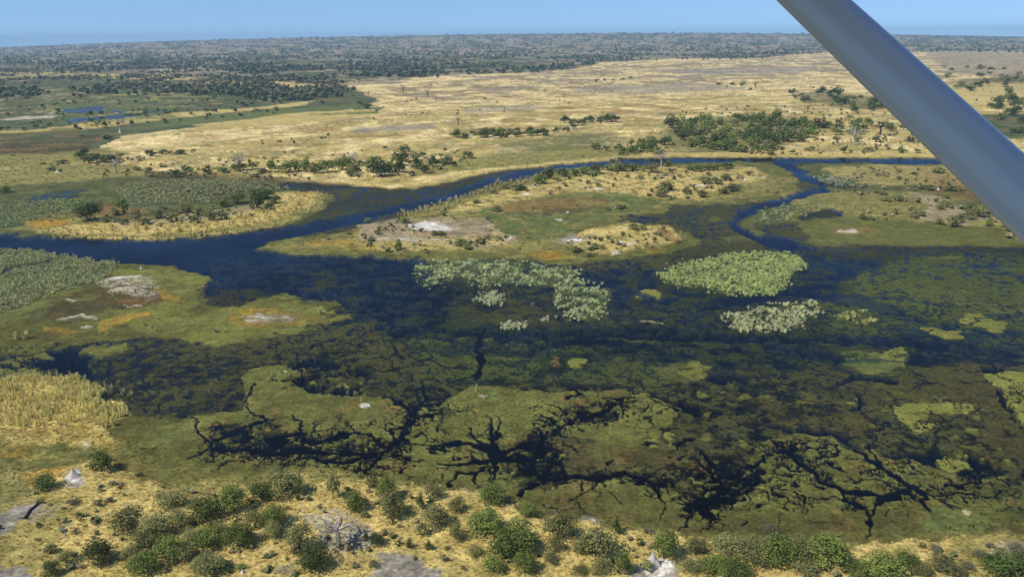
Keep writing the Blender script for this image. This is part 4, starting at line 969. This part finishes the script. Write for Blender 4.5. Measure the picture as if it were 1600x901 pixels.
NAMEK = {'G': ('green', 'bush'), 'D': ('dark green', 'tree'), 'O': ('olive', 'shrub'), 'B': ('small grey brown', 'scrub'), 'L': ('bright', 'bush')}
def place_tree(T_):
    x, y, wpx, hpx, kind, what = T_
    gx, gy = ground_point(x, y); dist = math.hypot(gx, gy); el = math.atan2(CAM_H, dist)
    y0 = y - wpx * .30 * math.sin(el)                      # the foot stands behind the front edge of the crown
    gx, gy = ground_point(x, y0); dep = project(gx, gy)[2]; el = math.atan2(CAM_H, math.hypot(gx, gy))
    W = wpx * dep / FOC; Hh = max((hpx * dep / FOC - .45 * W * math.sin(el)) / math.cos(el), .42 * W) * 1.04
    i, j = cell_w(np.array([gx]), np.array([gy])); z = max(float(Z[i[0], j[0]]), -.05)
    rpx = wpx * .64
    if kind == 'B': lvl, nk = ('loose', 5) if rpx > 12 else ('small', 5)
    elif rpx > 16: lvl, nk = ('big', 6) if kind in 'GD' or random.random() < .5 else ('loose', 5)
    elif rpx > 8: lvl, nk = 'mid', 6
    else: lvl, nk = 'small', 5
    tall = y < 262 and kind in 'GD'
    name = {'G': 'bush', 'D': 'bush', 'O': 'shrub', 'B': 'scrub'}[kind]
    if tall: name = 'tree'
    rz = random.uniform(0, 6.28)
    crown = get_crown(lvl, kind, random.randrange(nk))
    if rpx > 7:
        root = bpy.data.objects.new(name, None); COL.objects.link(root); root.empty_display_size = 1
        root.location = (gx, gy, z); root.rotation_euler[2] = rz
        c = link(crown, 'crown', root); k = 1.08 if y > 300 else 1.28; c.scale = (W * k, W * k, Hh * 1.1)
        t = link(random.choice(TRM), 'trunk', root); t.scale = (W * .6, W * .6, Hh * .85)
        c.location[2] = 0
    else:
        root = link(crown, name); root.location = (gx, gy, z); root.rotation_euler[2] = rz; root.scale = (W * 1.15, W * 1.15, Hh)
    lm = min(range(len(LANDMARKS)), key=lambda q: ((LANDMARKS[q][0] - x) ** 2 + ((LANDMARKS[q][1] - y) * 1.8) ** 2))
    lx, ly, lname = LANDMARKS[lm]
    side = ('left of' if x < lx else 'right of') if abs(x - lx) > abs(y - ly) * 1.3 else ('behind' if y < ly else 'in front of')
    root['_'] = 0; del root['_']
    col = {'G': 'green', 'D': 'dark green', 'O': 'olive', 'B': 'grey brown'}[kind]
    TALLY.setdefault((col, name, side, lname), []).append((math.hypot(x - lx, (y - ly) * 1.8), root))
    root['category'] = {'bush': 'bush', 'shrub': 'shrub', 'scrub': 'scrub', 'tree': 'tree'}[name]
    root['group'] = ('bushes and shrubs of the near bank' if y > 735 else 'bushes of the islands' if y > 285 else 'trees and bushes of the plain')
for T_ in TREES: place_tree(T_)
for (col, name, side, lname), lst in TALLY.items():
    lst.sort(key=lambda a: a[0])
    for n, (d, root) in enumerate(lst):
        root['label'] = (f'{col} {name} {side} {lname}' if len(lst) == 1 else f'{col} {name} {side} {lname}, {ordinal(n)} nearest' if n else f'{col} {name} {side} {lname}, nearest')

# ------------------------------------------------------------------ far woodland: one mass
def blob_template(seed, n=9):
    r = np.random.default_rng(seed); V, F, S = [], [], []
    for _ in range(n):
        d = r.normal(size=3); d /= np.linalg.norm(d); p = np.array([d[0] * .33, d[1] * .33, .5 + d[2] * .3])
        nn = d + r.normal(0, .4, 3) + np.array([0, 0, .3]); nn /= np.linalg.norm(nn); a = np.cross(nn, r.normal(size=3)); a /= np.linalg.norm(a); b = np.cross(nn, a); s = .30; o = len(V)
        for (u, v) in ((-1, -.5), (.6, -.8), (1, .5), (-.4, .9)): V.append(tuple(p + s * (a * u + b * v)))
        F.append((o, o + 1, o + 2, o + 3)); S += [r.uniform(.75, 1.25)] * 4
    return np.array(V), np.array(F), np.array(S)
BL = [blob_template(900 + s) for s in range(6)]
def woodland(name, label, outline, n, wpx_min, wmin, wmax, thr, Ln, cols, seed, cat='woodland'):
    """trees strewn over an outline; picture-even spread, so the far ones stand for several"""
    pts = poly(outline); r = np.random.default_rng(seed)
    xs = [p[0] for p in pts]; ys = [p[1] for p in pts]
    x = r.uniform(min(xs), max(xs), n); y = r.uniform(min(ys), max(ys), n)
    ok = inpoly(pts, x, y + r.normal(0, 1.5, n)); x, y = x[ok], y[ok]
    gx, gy = ground_point(x, y); okd = np.hypot(gx, gy) < 9900; gx, gy, x, y = gx[okd], gy[okd], x[okd], y[okd]
    nz = fbm(gx, gy, Ln, 5, seed, .62); ok = nz > thr; gx, gy, nz = gx[ok], gy[ok], nz[ok]
    dep = project(gx, gy)[2]
    W = np.maximum(r.uniform(wmin, wmax, len(gx)), wpx_min * dep / FOC)
    Hh = np.minimum(W * r.uniform(.6, .95, len(gx)), 15 + r.uniform(0, 5, len(gx)))
    i, j = cell_w(gx, gy)
    c = np.array([cols[k] for k in r.integers(0, len(cols), len(gx))], np.float32) * r.uniform(.7, 1.3, (len(gx), 1))
    k = mott(50)[i, j][:, None]; c = c * (1 + .5 * k)
    o = link(instances(name, BL, np.stack([gx, gy, Z[i, j]], 1), np.stack([W, Hh], 1), r.uniform(0, 6.28, len(gx)), c, MGR), name)
    tag(o, label, cat, None, 'stuff')
wc_ = [lin(72, 90, 48), lin(80, 96, 56), lin(112, 112, 74), lin(92, 98, 64), lin(124, 114, 86)]
woodland('woodland', 'dark blue green woodland stretching along the whole horizon', '-120 50 1720 50 1720 84 1460 80 1280 84 1180 92 1050 92 940 97 900 107 820 112 680 118 600 128 520 132 430 122 330 108 -120 112', 26000, 3.0, 8, 15, .0, 380, wc_, 21)
woodland('woodland', 'scattered grey green trees on the flats at the upper left', '-120 100 330 100 470 120 540 134 440 150 300 150 120 134 -120 140', 5200, 2.3, 5, 9, .04, 200, wc_, 22)
woodland('woodland', 'dark tree belt at the tip of the green flats on the left', '330 138 440 134 560 140 560 148 470 158 400 160', 900, 3, 6, 9, -.15, 100, wc_, 23)
woodland('woodland', 'dark wooded point reaching into the golden plain at upper middle', '780 112 900 100 900 107 820 114 740 116', 260, 6, 8, 12, -.5, 100, wc_[:2], 24)
woodland('woodland', 'thin line of trees along the left edge of the green flats', '-120 142 60 140 62 152 -120 156', 320, 5, 7, 12, -.1, 100, wc_[:3], 25)
woodland('woodland', 'belt of tiny trees behind the blue pools at upper left', '100 138 420 128 440 140 330 146 130 148', 800, 3, 6, 10, -.02, 120, wc_, 26)
woodland('scrub_specks', 'dark specks of low scrub dotted over the golden plain', '420 130 700 120 1000 98 1700 90 1700 170 1200 172 700 205 300 240 200 230', 2600, 1.6, 1.5, 4, .22, 160, [lin(120, 108, 70), lin(84, 80, 50)], 27, 'scrub')

sc_ = [lin(146, 138, 92), lin(120, 118, 76), lin(156, 142, 104), lin(104, 110, 64)]
woodland('scrub_specks', 'low dull scrub dotted over the far sandy part of the centre island', '740 330 820 290 900 268 1000 262 1180 262 1200 282 1100 316 1000 312 900 302 820 318', 260, 3.5, 1.5, 3.2, -.05, 40, sc_, 31, 'scrub')
woodland('scrub_specks', 'low dull scrub around the white sand patch of the centre island', '540 384 600 352 700 328 780 345 800 378 740 398 620 394', 150, 3.0, 1.3, 2.8, -.08, 40, sc_, 32, 'scrub')
woodland('scrub_specks', 'low scrub on the sandy knoll of the centre island', '870 396 900 370 960 352 1050 358 1070 376 1000 394', 70, 3.0, 1.3, 2.6, -.1, 40, sc_, 33, 'scrub')
woodland('scrub_specks', 'low dull scrub on the tan middle of the left island', '130 350 180 332 300 322 420 318 440 330 340 352 220 358', 160, 3.5, 1.3, 2.8, -.1, 40, sc_, 34, 'scrub')
woodland('scrub_specks', 'low dull scrub on the island at the right edge', '1330 270 1470 262 1560 300 1600 380 1500 350 1340 345 1300 310', 420, 3.2, 1.3, 3.0, -.05, 40, sc_, 35, 'scrub')
woodland('scrub_specks', 'low scrub scattered along the far river bank', '60 250 300 236 700 236 760 250 620 284 300 276 80 280', 520, 3.2, 1.5, 3.5, .0, 60, sc_, 36, 'scrub')
woodland('scrub_specks', 'low scrub around the dense grove on the plain', '900 236 1040 180 1290 170 1440 180 1440 244 1000 244', 620, 3.2, 1.5, 3.8, .0, 60, sc_, 37, 'scrub')
woodland('scrub_specks', 'dark low bushes strewn along the green flats around the blue pools', '-120 140 400 136 560 150 540 166 200 200 -120 222', 620, 3.0, 3, 7, .0, 80, wc_, 39, 'scrub')
woodland('scrub_specks', 'tiny dull shrublets dotted between the bushes of the near bank', '-20 770 200 745 400 765 640 772 820 812 1100 842 1400 860 1640 850 1640 905 -20 905', 420, 4.0, .7, 1.5, -.1, 20, sc_, 38, 'scrub')
# ------------------------------------------------------------------ bare trees, logs, mounds
def bare_tree(name, label, x, y, hpx, spread, seed, mat=MDEAD, n=11, thick=.055, lv=3):
    gx, gy = ground_point(x, y); dep = project(gx, gy)[2]; el = math.atan2(CAM_H, math.hypot(gx, gy)); S = hpx * dep / FOC / math.cos(el)
    r = np.random.default_rng(seed); i, j = cell_w(np.array([gx]), np.array([gy])); z = float(Z[i[0], j[0]])
    root = bpy.data.objects.new(name, None); COL.objects.link(root); root.location = (gx, gy, max(z, 0))
    V, F = [], []; tube(V, F, (0, 0, -.1), (.01 * S, .0, .30 * S), thick * S, thick * .8 * S, 7); tube(V, F, (.01 * S, 0, .30 * S), (-.01 * S, 0, .46 * S), thick * .8 * S, thick * .6 * S, 7)
    link(mesh_from('trunk', V, F, mat, True), 'trunk', root)
    V, F = [], []
    def branch(p, d, L, rad, lv):
        q = p + d * L; tube(V, F, p, q, rad, rad * .6, 5)
        if lv == 0: return
        for _ in range(2):
            e = d + r.normal(0, .55, 3) * np.array([1, 1, .45]); e /= np.linalg.norm(e); branch(p + d * L * r.uniform(.7, 1), e, L * r.uniform(.55, .8), rad * .6, lv - 1)
    for k in range(n):
        a = 6.283 * k / n + r.uniform(-.3, .3); d = np.array([math.cos(a) * spread, math.sin(a) * spread, r.uniform(.2, 1.3)]); d /= np.linalg.norm(d)
        branch(np.array([0, 0, r.uniform(.36, .46) * S]), d, .26 * S, thick * .5 * S, lv)
    link(mesh_from('branches', V, F, mat, True), 'branches', root)
    tag(root, label, 'dead tree'); return root
bare_tree('dead_tree', 'bare grey dead tree with wide flat crown on the near bank', 530, 858, 60, 1.9, 1, n=17, thick=.055, lv=3)
bare_tree('dead_tree', 'grey leafless tree standing on the plain behind the left island', 181, 271, 28, 1.0, 2, thick=.05)
bare_tree('dead_tree', 'grey leafless tree in the tree row left of the river bend', 375, 268, 30, .7, 3, thick=.06)
bare_tree('dead_tree', 'small bare tree at the left end of the plain row with tall stem', 553, 262, 24, .6, 4, thick=.06)
bare_tree('dead_tree', 'pale bare tree among bushes at the far end of the centre island', 1033, 262, 26, .7, 5, thick=.05)
bare_tree('dead_tree', 'dark leafless tree at the far end of the centre island', 963, 266, 24, .9, 6, MDARKWOOD, thick=.05)
bare_tree('dead_tree', 'brown leafless snag left of the wing strut on the plain', 1375, 212, 26, .9, 7, MDARKWOOD, thick=.06)
bare_tree('dead_tree', 'thin dead tree below the wood left of the strut', 1334, 228, 34, .7, 8, thick=.04)
bare_tree('dead_tree', 'small leafless snag beside the shrubs at the left bottom edge', 103, 842, 22, .8, 9, MDEAD, 6, .04)
for q, (x, y) in enumerate(((716, 196), (668, 152), (630, 145), (1262, 176), (1180, 138))):
    bare_tree('dead_tree', ['thin bare stem on the golden plain left of the tree line', 'thin bare stem far out on the golden plain', 'tiny bare stem near the far wood edge', 'thin bare stem in front of the wood left of the strut', 'tiny bare stem in the far middle of the plain'][q], x, y, 14, .6, 20 + q, MDARKWOOD, 5, .05)
def log(label, pts_px, r_px, mat=MDARKWOOD, fork=True):
    V, F = [], []; gp = [ground_point(a, b) for a, b in pts_px]; dep = project(*gp[0])[2]; rad = r_px * dep / FOC; ox, oy = gp[0]
    P3 = []
    for q, (a, b) in enumerate(gp):
        i, j = cell_w(np.array([a]), np.array([b])); P3.append(np.array([a - ox, b - oy, max(float(Z[i[0], j[0]]), 0) + rad * .7]))
    for q in range(len(P3) - 1): tube(V, F, P3[q], P3[q + 1], rad * (1 - q * .22), rad * (1 - (q + 1) * .22), 8)
    if fork:
        d = P3[-1] - P3[-2]; tube(V, F, P3[-2], P3[-2] + d * .6 + np.array([-.8, .4, .5]), rad * .4, rad * .1, 5)
        for s in (-1, 1, .3): tube(V, F, P3[0], P3[0] + np.array([s * 1.0, -.4, .5 - abs(s) * .3]), rad * .5, rad * .1, 5)
    o = link(mesh_from('fallen_log', V, F, mat, True), 'fallen_log'); o.location = (ox, oy, 0); tag(o, label, 'log'); return o
log('dark fallen trunk lying on grey sand at the left edge of the near bank', [(40, 814), (48, 802), (60, 792), (70, 783)], 2.4)
log('thin grey branch lying on the near bank above the small shrubs', [(400, 840), (432, 828), (438, 822)], .8, MDEAD)
log('bent grey branch lying on the bank left of the dead tree', [(465, 807), (470, 800), (476, 802)], .9, MDEAD, False)
log('short grey stick on the bank edge in front of the right flood mats', [(862, 826), (850, 815), (847, 812)], 1.0, MDEAD, False)
def mound(label, x, y, wpx, hpx, seed, spire=True, name='termite_mound', mat=MMOUND):
    gx, gy = ground_point(x, y); dep = project(gx, gy)[2]; W = wpx * dep / FOC; Hh = hpx * dep / FOC; r = np.random.default_rng(seed)
    n, rows = 18, 9; V = []; F = []
    for k in range(rows):
        t = k / (rows - 1); rad = .5 * W * ((1 - t) ** 1.7 * .9 + .10 * (1 - t) + .015) if spire else .5 * W * math.sqrt(max(1 - t * t, .01))
        for q in range(n):
            a = 6.283 * q / n; f = 1 + .22 * math.sin(3 * a + seed) * (1 - t) + r.normal(0, .08); V.append((rad * f * math.cos(a), rad * f * math.sin(a), Hh * t - .1 + (r.normal(0, .02) * Hh if k else 0)))
    for k in range(rows - 1):
        for q in range(n): F.append((k * n + q, k * n + (q + 1) % n, (k + 1) * n + (q + 1) % n, (k + 1) * n + q))
    i, j = cell_w(np.array([gx]), np.array([gy]))
    o = link(mesh_from(name, V, F, mat, True), name); o.location = (gx, gy, max(float(Z[i[0], j[0]]), 0)); tag(o, label, 'termite mound'); return o
mound('white pointed termite mound with pale apron on the left bank', 116, 748, 20, 18, 1)
mound('white pointed termite mound at the bottom edge right of centre', 1019, 888, 26, 30, 2)
mound('low pale mound on the mat in the shallow lobe left of centre', 568, 637, 7, 2.5, 3, False)
mound('small white mound beside the bush above the dead tree', 600, 790, 5, 8, 4)
mound('white mound at the foot of the bush at the bottom left edge', 380, 900, 9, 9, 5)
mound('white mound on the island at the right edge beside grey shrubs', 1466, 297, 5, 5, 6)
mound('small white mound on the reedy mat at left shore', 221, 420, 6, 6, 7)
mound('low white mound in the scrub at the bottom right', 1160, 856, 14, 6, 8, False)
mound('small white mound on the marsh behind the left island', 90, 270, 8, 5, 9)
mound('tall white stump on the brown marsh at left', 188, 208, 5, 9, 10)
mound('small white mound among bushes at the far end of the centre island', 1034, 279, 9, 4, 11)
mound('white mound between bushes on the right part of the centre island', 1098, 292, 9, 4, 12)
mound('small white mound on the green lawn of the centre island', 962, 325, 4, 3, 13)
mound('pale clay lump on the shore mat at the far right', 1511, 802, 15, 4, 14, False, mat=MCLAY)
# pale grass clumps one can count
def clump(label, x, y, wpx, hpx, col, seed):
    gx, gy = ground_point(x, y); dep = project(gx, gy)[2]; i, j = cell_w(np.array([gx]), np.array([gy])); n = 5; r = np.random.default_rng(seed)
    W, Hh = wpx * dep / FOC, hpx * dep / FOC; V, F, S = tuft_template(34, .42, .16, .3, seed)
    o = link(mesh_from('grass_clump', V, F, MGR, False, {'tuft': np.array(col, np.float32)[None] * S[:, None]}), 'grass_clump'); o.location = (gx, gy, max(float(Z[i[0], j[0]]), 0)); o.scale = (W, W, Hh * 1.05)
    tag(o, label, 'grass clump', 'pale grass clumps on the mats')
straw = lin(205, 192, 120); sage = lin(176, 174, 120)
CL = [(219, 702, 7, 11, straw, 'straw coloured grass clump on the mat behind the left bank'), (205, 714, 5, 7, straw, 'small clump in front of the straw clump behind the left bank'), (238, 702, 6, 6, straw, 'small clump right of the straw clump behind the left bank'),
      (159, 616, 8, 9, sage, 'leftmost of the pale clumps beside the tall yellow grass'), (173, 614, 12, 15, sage, 'largest of the pale clumps in the dark water beside the tall yellow grass'), (185, 600, 6, 7, sage, 'topmost pale clump beside the tall yellow grass'), (192, 615, 9, 10, sage, 'pale clump right of the largest one beside the tall yellow grass'), (204, 618, 10, 8, sage, 'rightmost of the pale clumps beside the tall yellow grass'),
      (168, 640, 10, 8, sage, 'pale clump in front of the dark water at left'), (184, 644, 10, 8, sage, 'pale clump at the mat edge right of the tall yellow grass'), (178, 665, 10, 12, straw, 'yellow clump at the right foot of the tall yellow grass'), (125, 595, 6, 8, sage, 'pale clump on top corner of the tall yellow grass'),
      (745, 612, 4, 13, straw, 'slim straw clump beside the green patch in the centre mat'), (565, 632, 5, 10, straw, 'straw clump behind the low pale mound'), (246, 499, 5, 6, straw, 'pale clump right of the orange patch on the left mat'), (168, 524, 6, 5, straw, 'pale clump in front of the orange patch on left mat'),
      (25, 530, 10, 12, straw, 'straw clump near the left edge of the left mat'), (40, 530, 10, 14, straw, 'second straw clump near the left edge of the left mat'), (500, 490, 6, 12, straw, 'tall straw clump at the right end of the left mat'), (808, 634, 3, 8, straw, 'tiny straw clump on the centre mat'),
      (337, 519, 9, 8, sage, 'sage clump left of the white sand strip on the left mat'), (351, 519, 8, 7, straw, 'straw clump left of the white sand strip on the left mat'), (1063, 372, 3, 12, straw, 'thin straw stalk at the right tip of the centre island')]
for q, (x, y, a, b, c, lb) in enumerate(CL): clump(lb, x, y, a, b, c, 700 + q)

# ------------------------------------------------------------------ the aircraft the picture is taken from
def mat_paint():
    M, t, b = new_mat('aircraft_paint')
    b.inputs['Base Color'].default_value = (.47, .48, .50, 1); b.inputs['Roughness'].default_value = .3; b.inputs['Specular IOR Level'].default_value = .7
    tc = N(t, 'ShaderNodeTexCoord'); nz = N(t, 'ShaderNodeTexNoise'); nz.inputs['Scale'].default_value = 9; nz.inputs['Detail'].default_value = 5
    mr = N(t, 'ShaderNodeMapRange'); mr.inputs[3].default_value = .25; mr.inputs[4].default_value = .28; b.inputs['Coat Weight'].default_value = 0; b.inputs['Coat Roughness'].default_value = .12
    t.links.new(tc.outputs['Object'], nz.inputs['Vector']); t.links.new(nz.outputs['Fac'], mr.inputs[0]); t.links.new(mr.outputs[0], b.inputs['Roughness'])
    return M
MP = mat_paint()
plane = bpy.data.objects.new('aircraft', None); COL.objects.link(plane); plane.location = (0, 0, CAM_H)
tag(plane, 'smooth grey blue wing strut of a light aircraft crossing the top right corner', 'aircraft')
def cam_pt(px, py, depth):
    d = ray(px, py); return np.array(d) * depth
A0, A1 = cam_pt(1269, 0, 2.12), cam_pt(1622, 330, 1.62)     # strut axis: outer end and inner end
dA = (A1 - A0); A0e, A1e = A0 - dA * 0.95, A1 + dA * 1.25
def strut_mesh():
    V, F = [], []; n = 28; rings = 13; L = A1e - A0e; ax = L / np.linalg.norm(L)
    view = (A0 + A1) / 2; view /= np.linalg.norm(view)
    chord = np.cross(ax, view); chord /= np.linalg.norm(chord)
    if chord[2] < 0: chord = -chord
    thick = np.cross(ax, chord); thick /= np.linalg.norm(thick)
    for k in range(rings):
        t = k / (rings - 1); p = A0e + L * t
        for q in range(n):
            a = 2 * math.pi * q / n; c = math.cos(a); s = math.sin(a)
            V.append(tuple(p + chord * .059 * c + thick * .042 * s * (1 + .35 * c)))
    for k in range(rings - 1):
        for q in range(n): F.append((k * n + q, k * n + (q + 1) % n, (k + 1) * n + (q + 1) % n, (k + 1) * n + q))
    return V, F
V, F = strut_mesh(); link(mesh_from('strut', V, F, MP, True), 'strut', plane)
def wing_mesh():  # unseen wing above the strut, added and sized to keep sun off it
    V, F = [], []; zt = A0e[2]; n = 24; spans = [(-1.2, 1.0), (9.0, .9)]
    prof = []
    for q in range(n):
        a = 2 * math.pi * q / n; c = math.cos(a); s = math.sin(a); prof.append((c, s * (.16 if s > 0 else .05) * (1 - .45 * c)))
    cx = .10
    for (y, sc_) in ((-1.5, 1), (0, 1), (A0e[1] + .5, .95), (A0e[1] + 4.5, .8), (A0e[1] + 4.8, .5)):
        for (c, s) in prof: V.append((cx + c * .6 * sc_, y, zt + .02 + s * sc_))
    for k in range(4):
        for q in range(n): F.append((k * n + q, k * n + (q + 1) % n, (k + 1) * n + (q + 1) % n, (k + 1) * n + q))
    return V, F
V, F = wing_mesh(); link(mesh_from('wing', V, F, MP, True), 'wing', plane)
print('strut ends', A0e, A1e, 'trees', len(TREES))

# ------------------------------------------------------------------ haze
hv = [(sx * 14000, y, z) for z in (-3.5, 135) for sx, y in ((-1, -300), (1, -300), (1, 10600), (-1, 10600))]
hf = [(0, 3, 2, 1), (4, 5, 6, 7), (0, 1, 5, 4), (1, 2, 6, 5), (2, 3, 7, 6), (3, 0, 4, 7)]
MH = bpy.data.materials.new('haze'); MH.use_nodes = True; t = MH.node_tree; t.nodes.remove(t.nodes['Principled BSDF'])
pv = t.nodes.new('ShaderNodeVolumePrincipled'); pv.inputs['Color'].default_value = (.50, .76, 1.0, 1); pv.inputs['Density'].default_value = 0.000085; pv.inputs['Anisotropy'].default_value = 0.0
t.links.new(pv.outputs[0], t.nodes['Material Output'].inputs['Volume'])
hz = link(mesh_from('haze', hv, hf, MH, False), 'haze'); tag(hz, 'thin blue haze lying over the distant plain', 'haze', None, 'stuff')
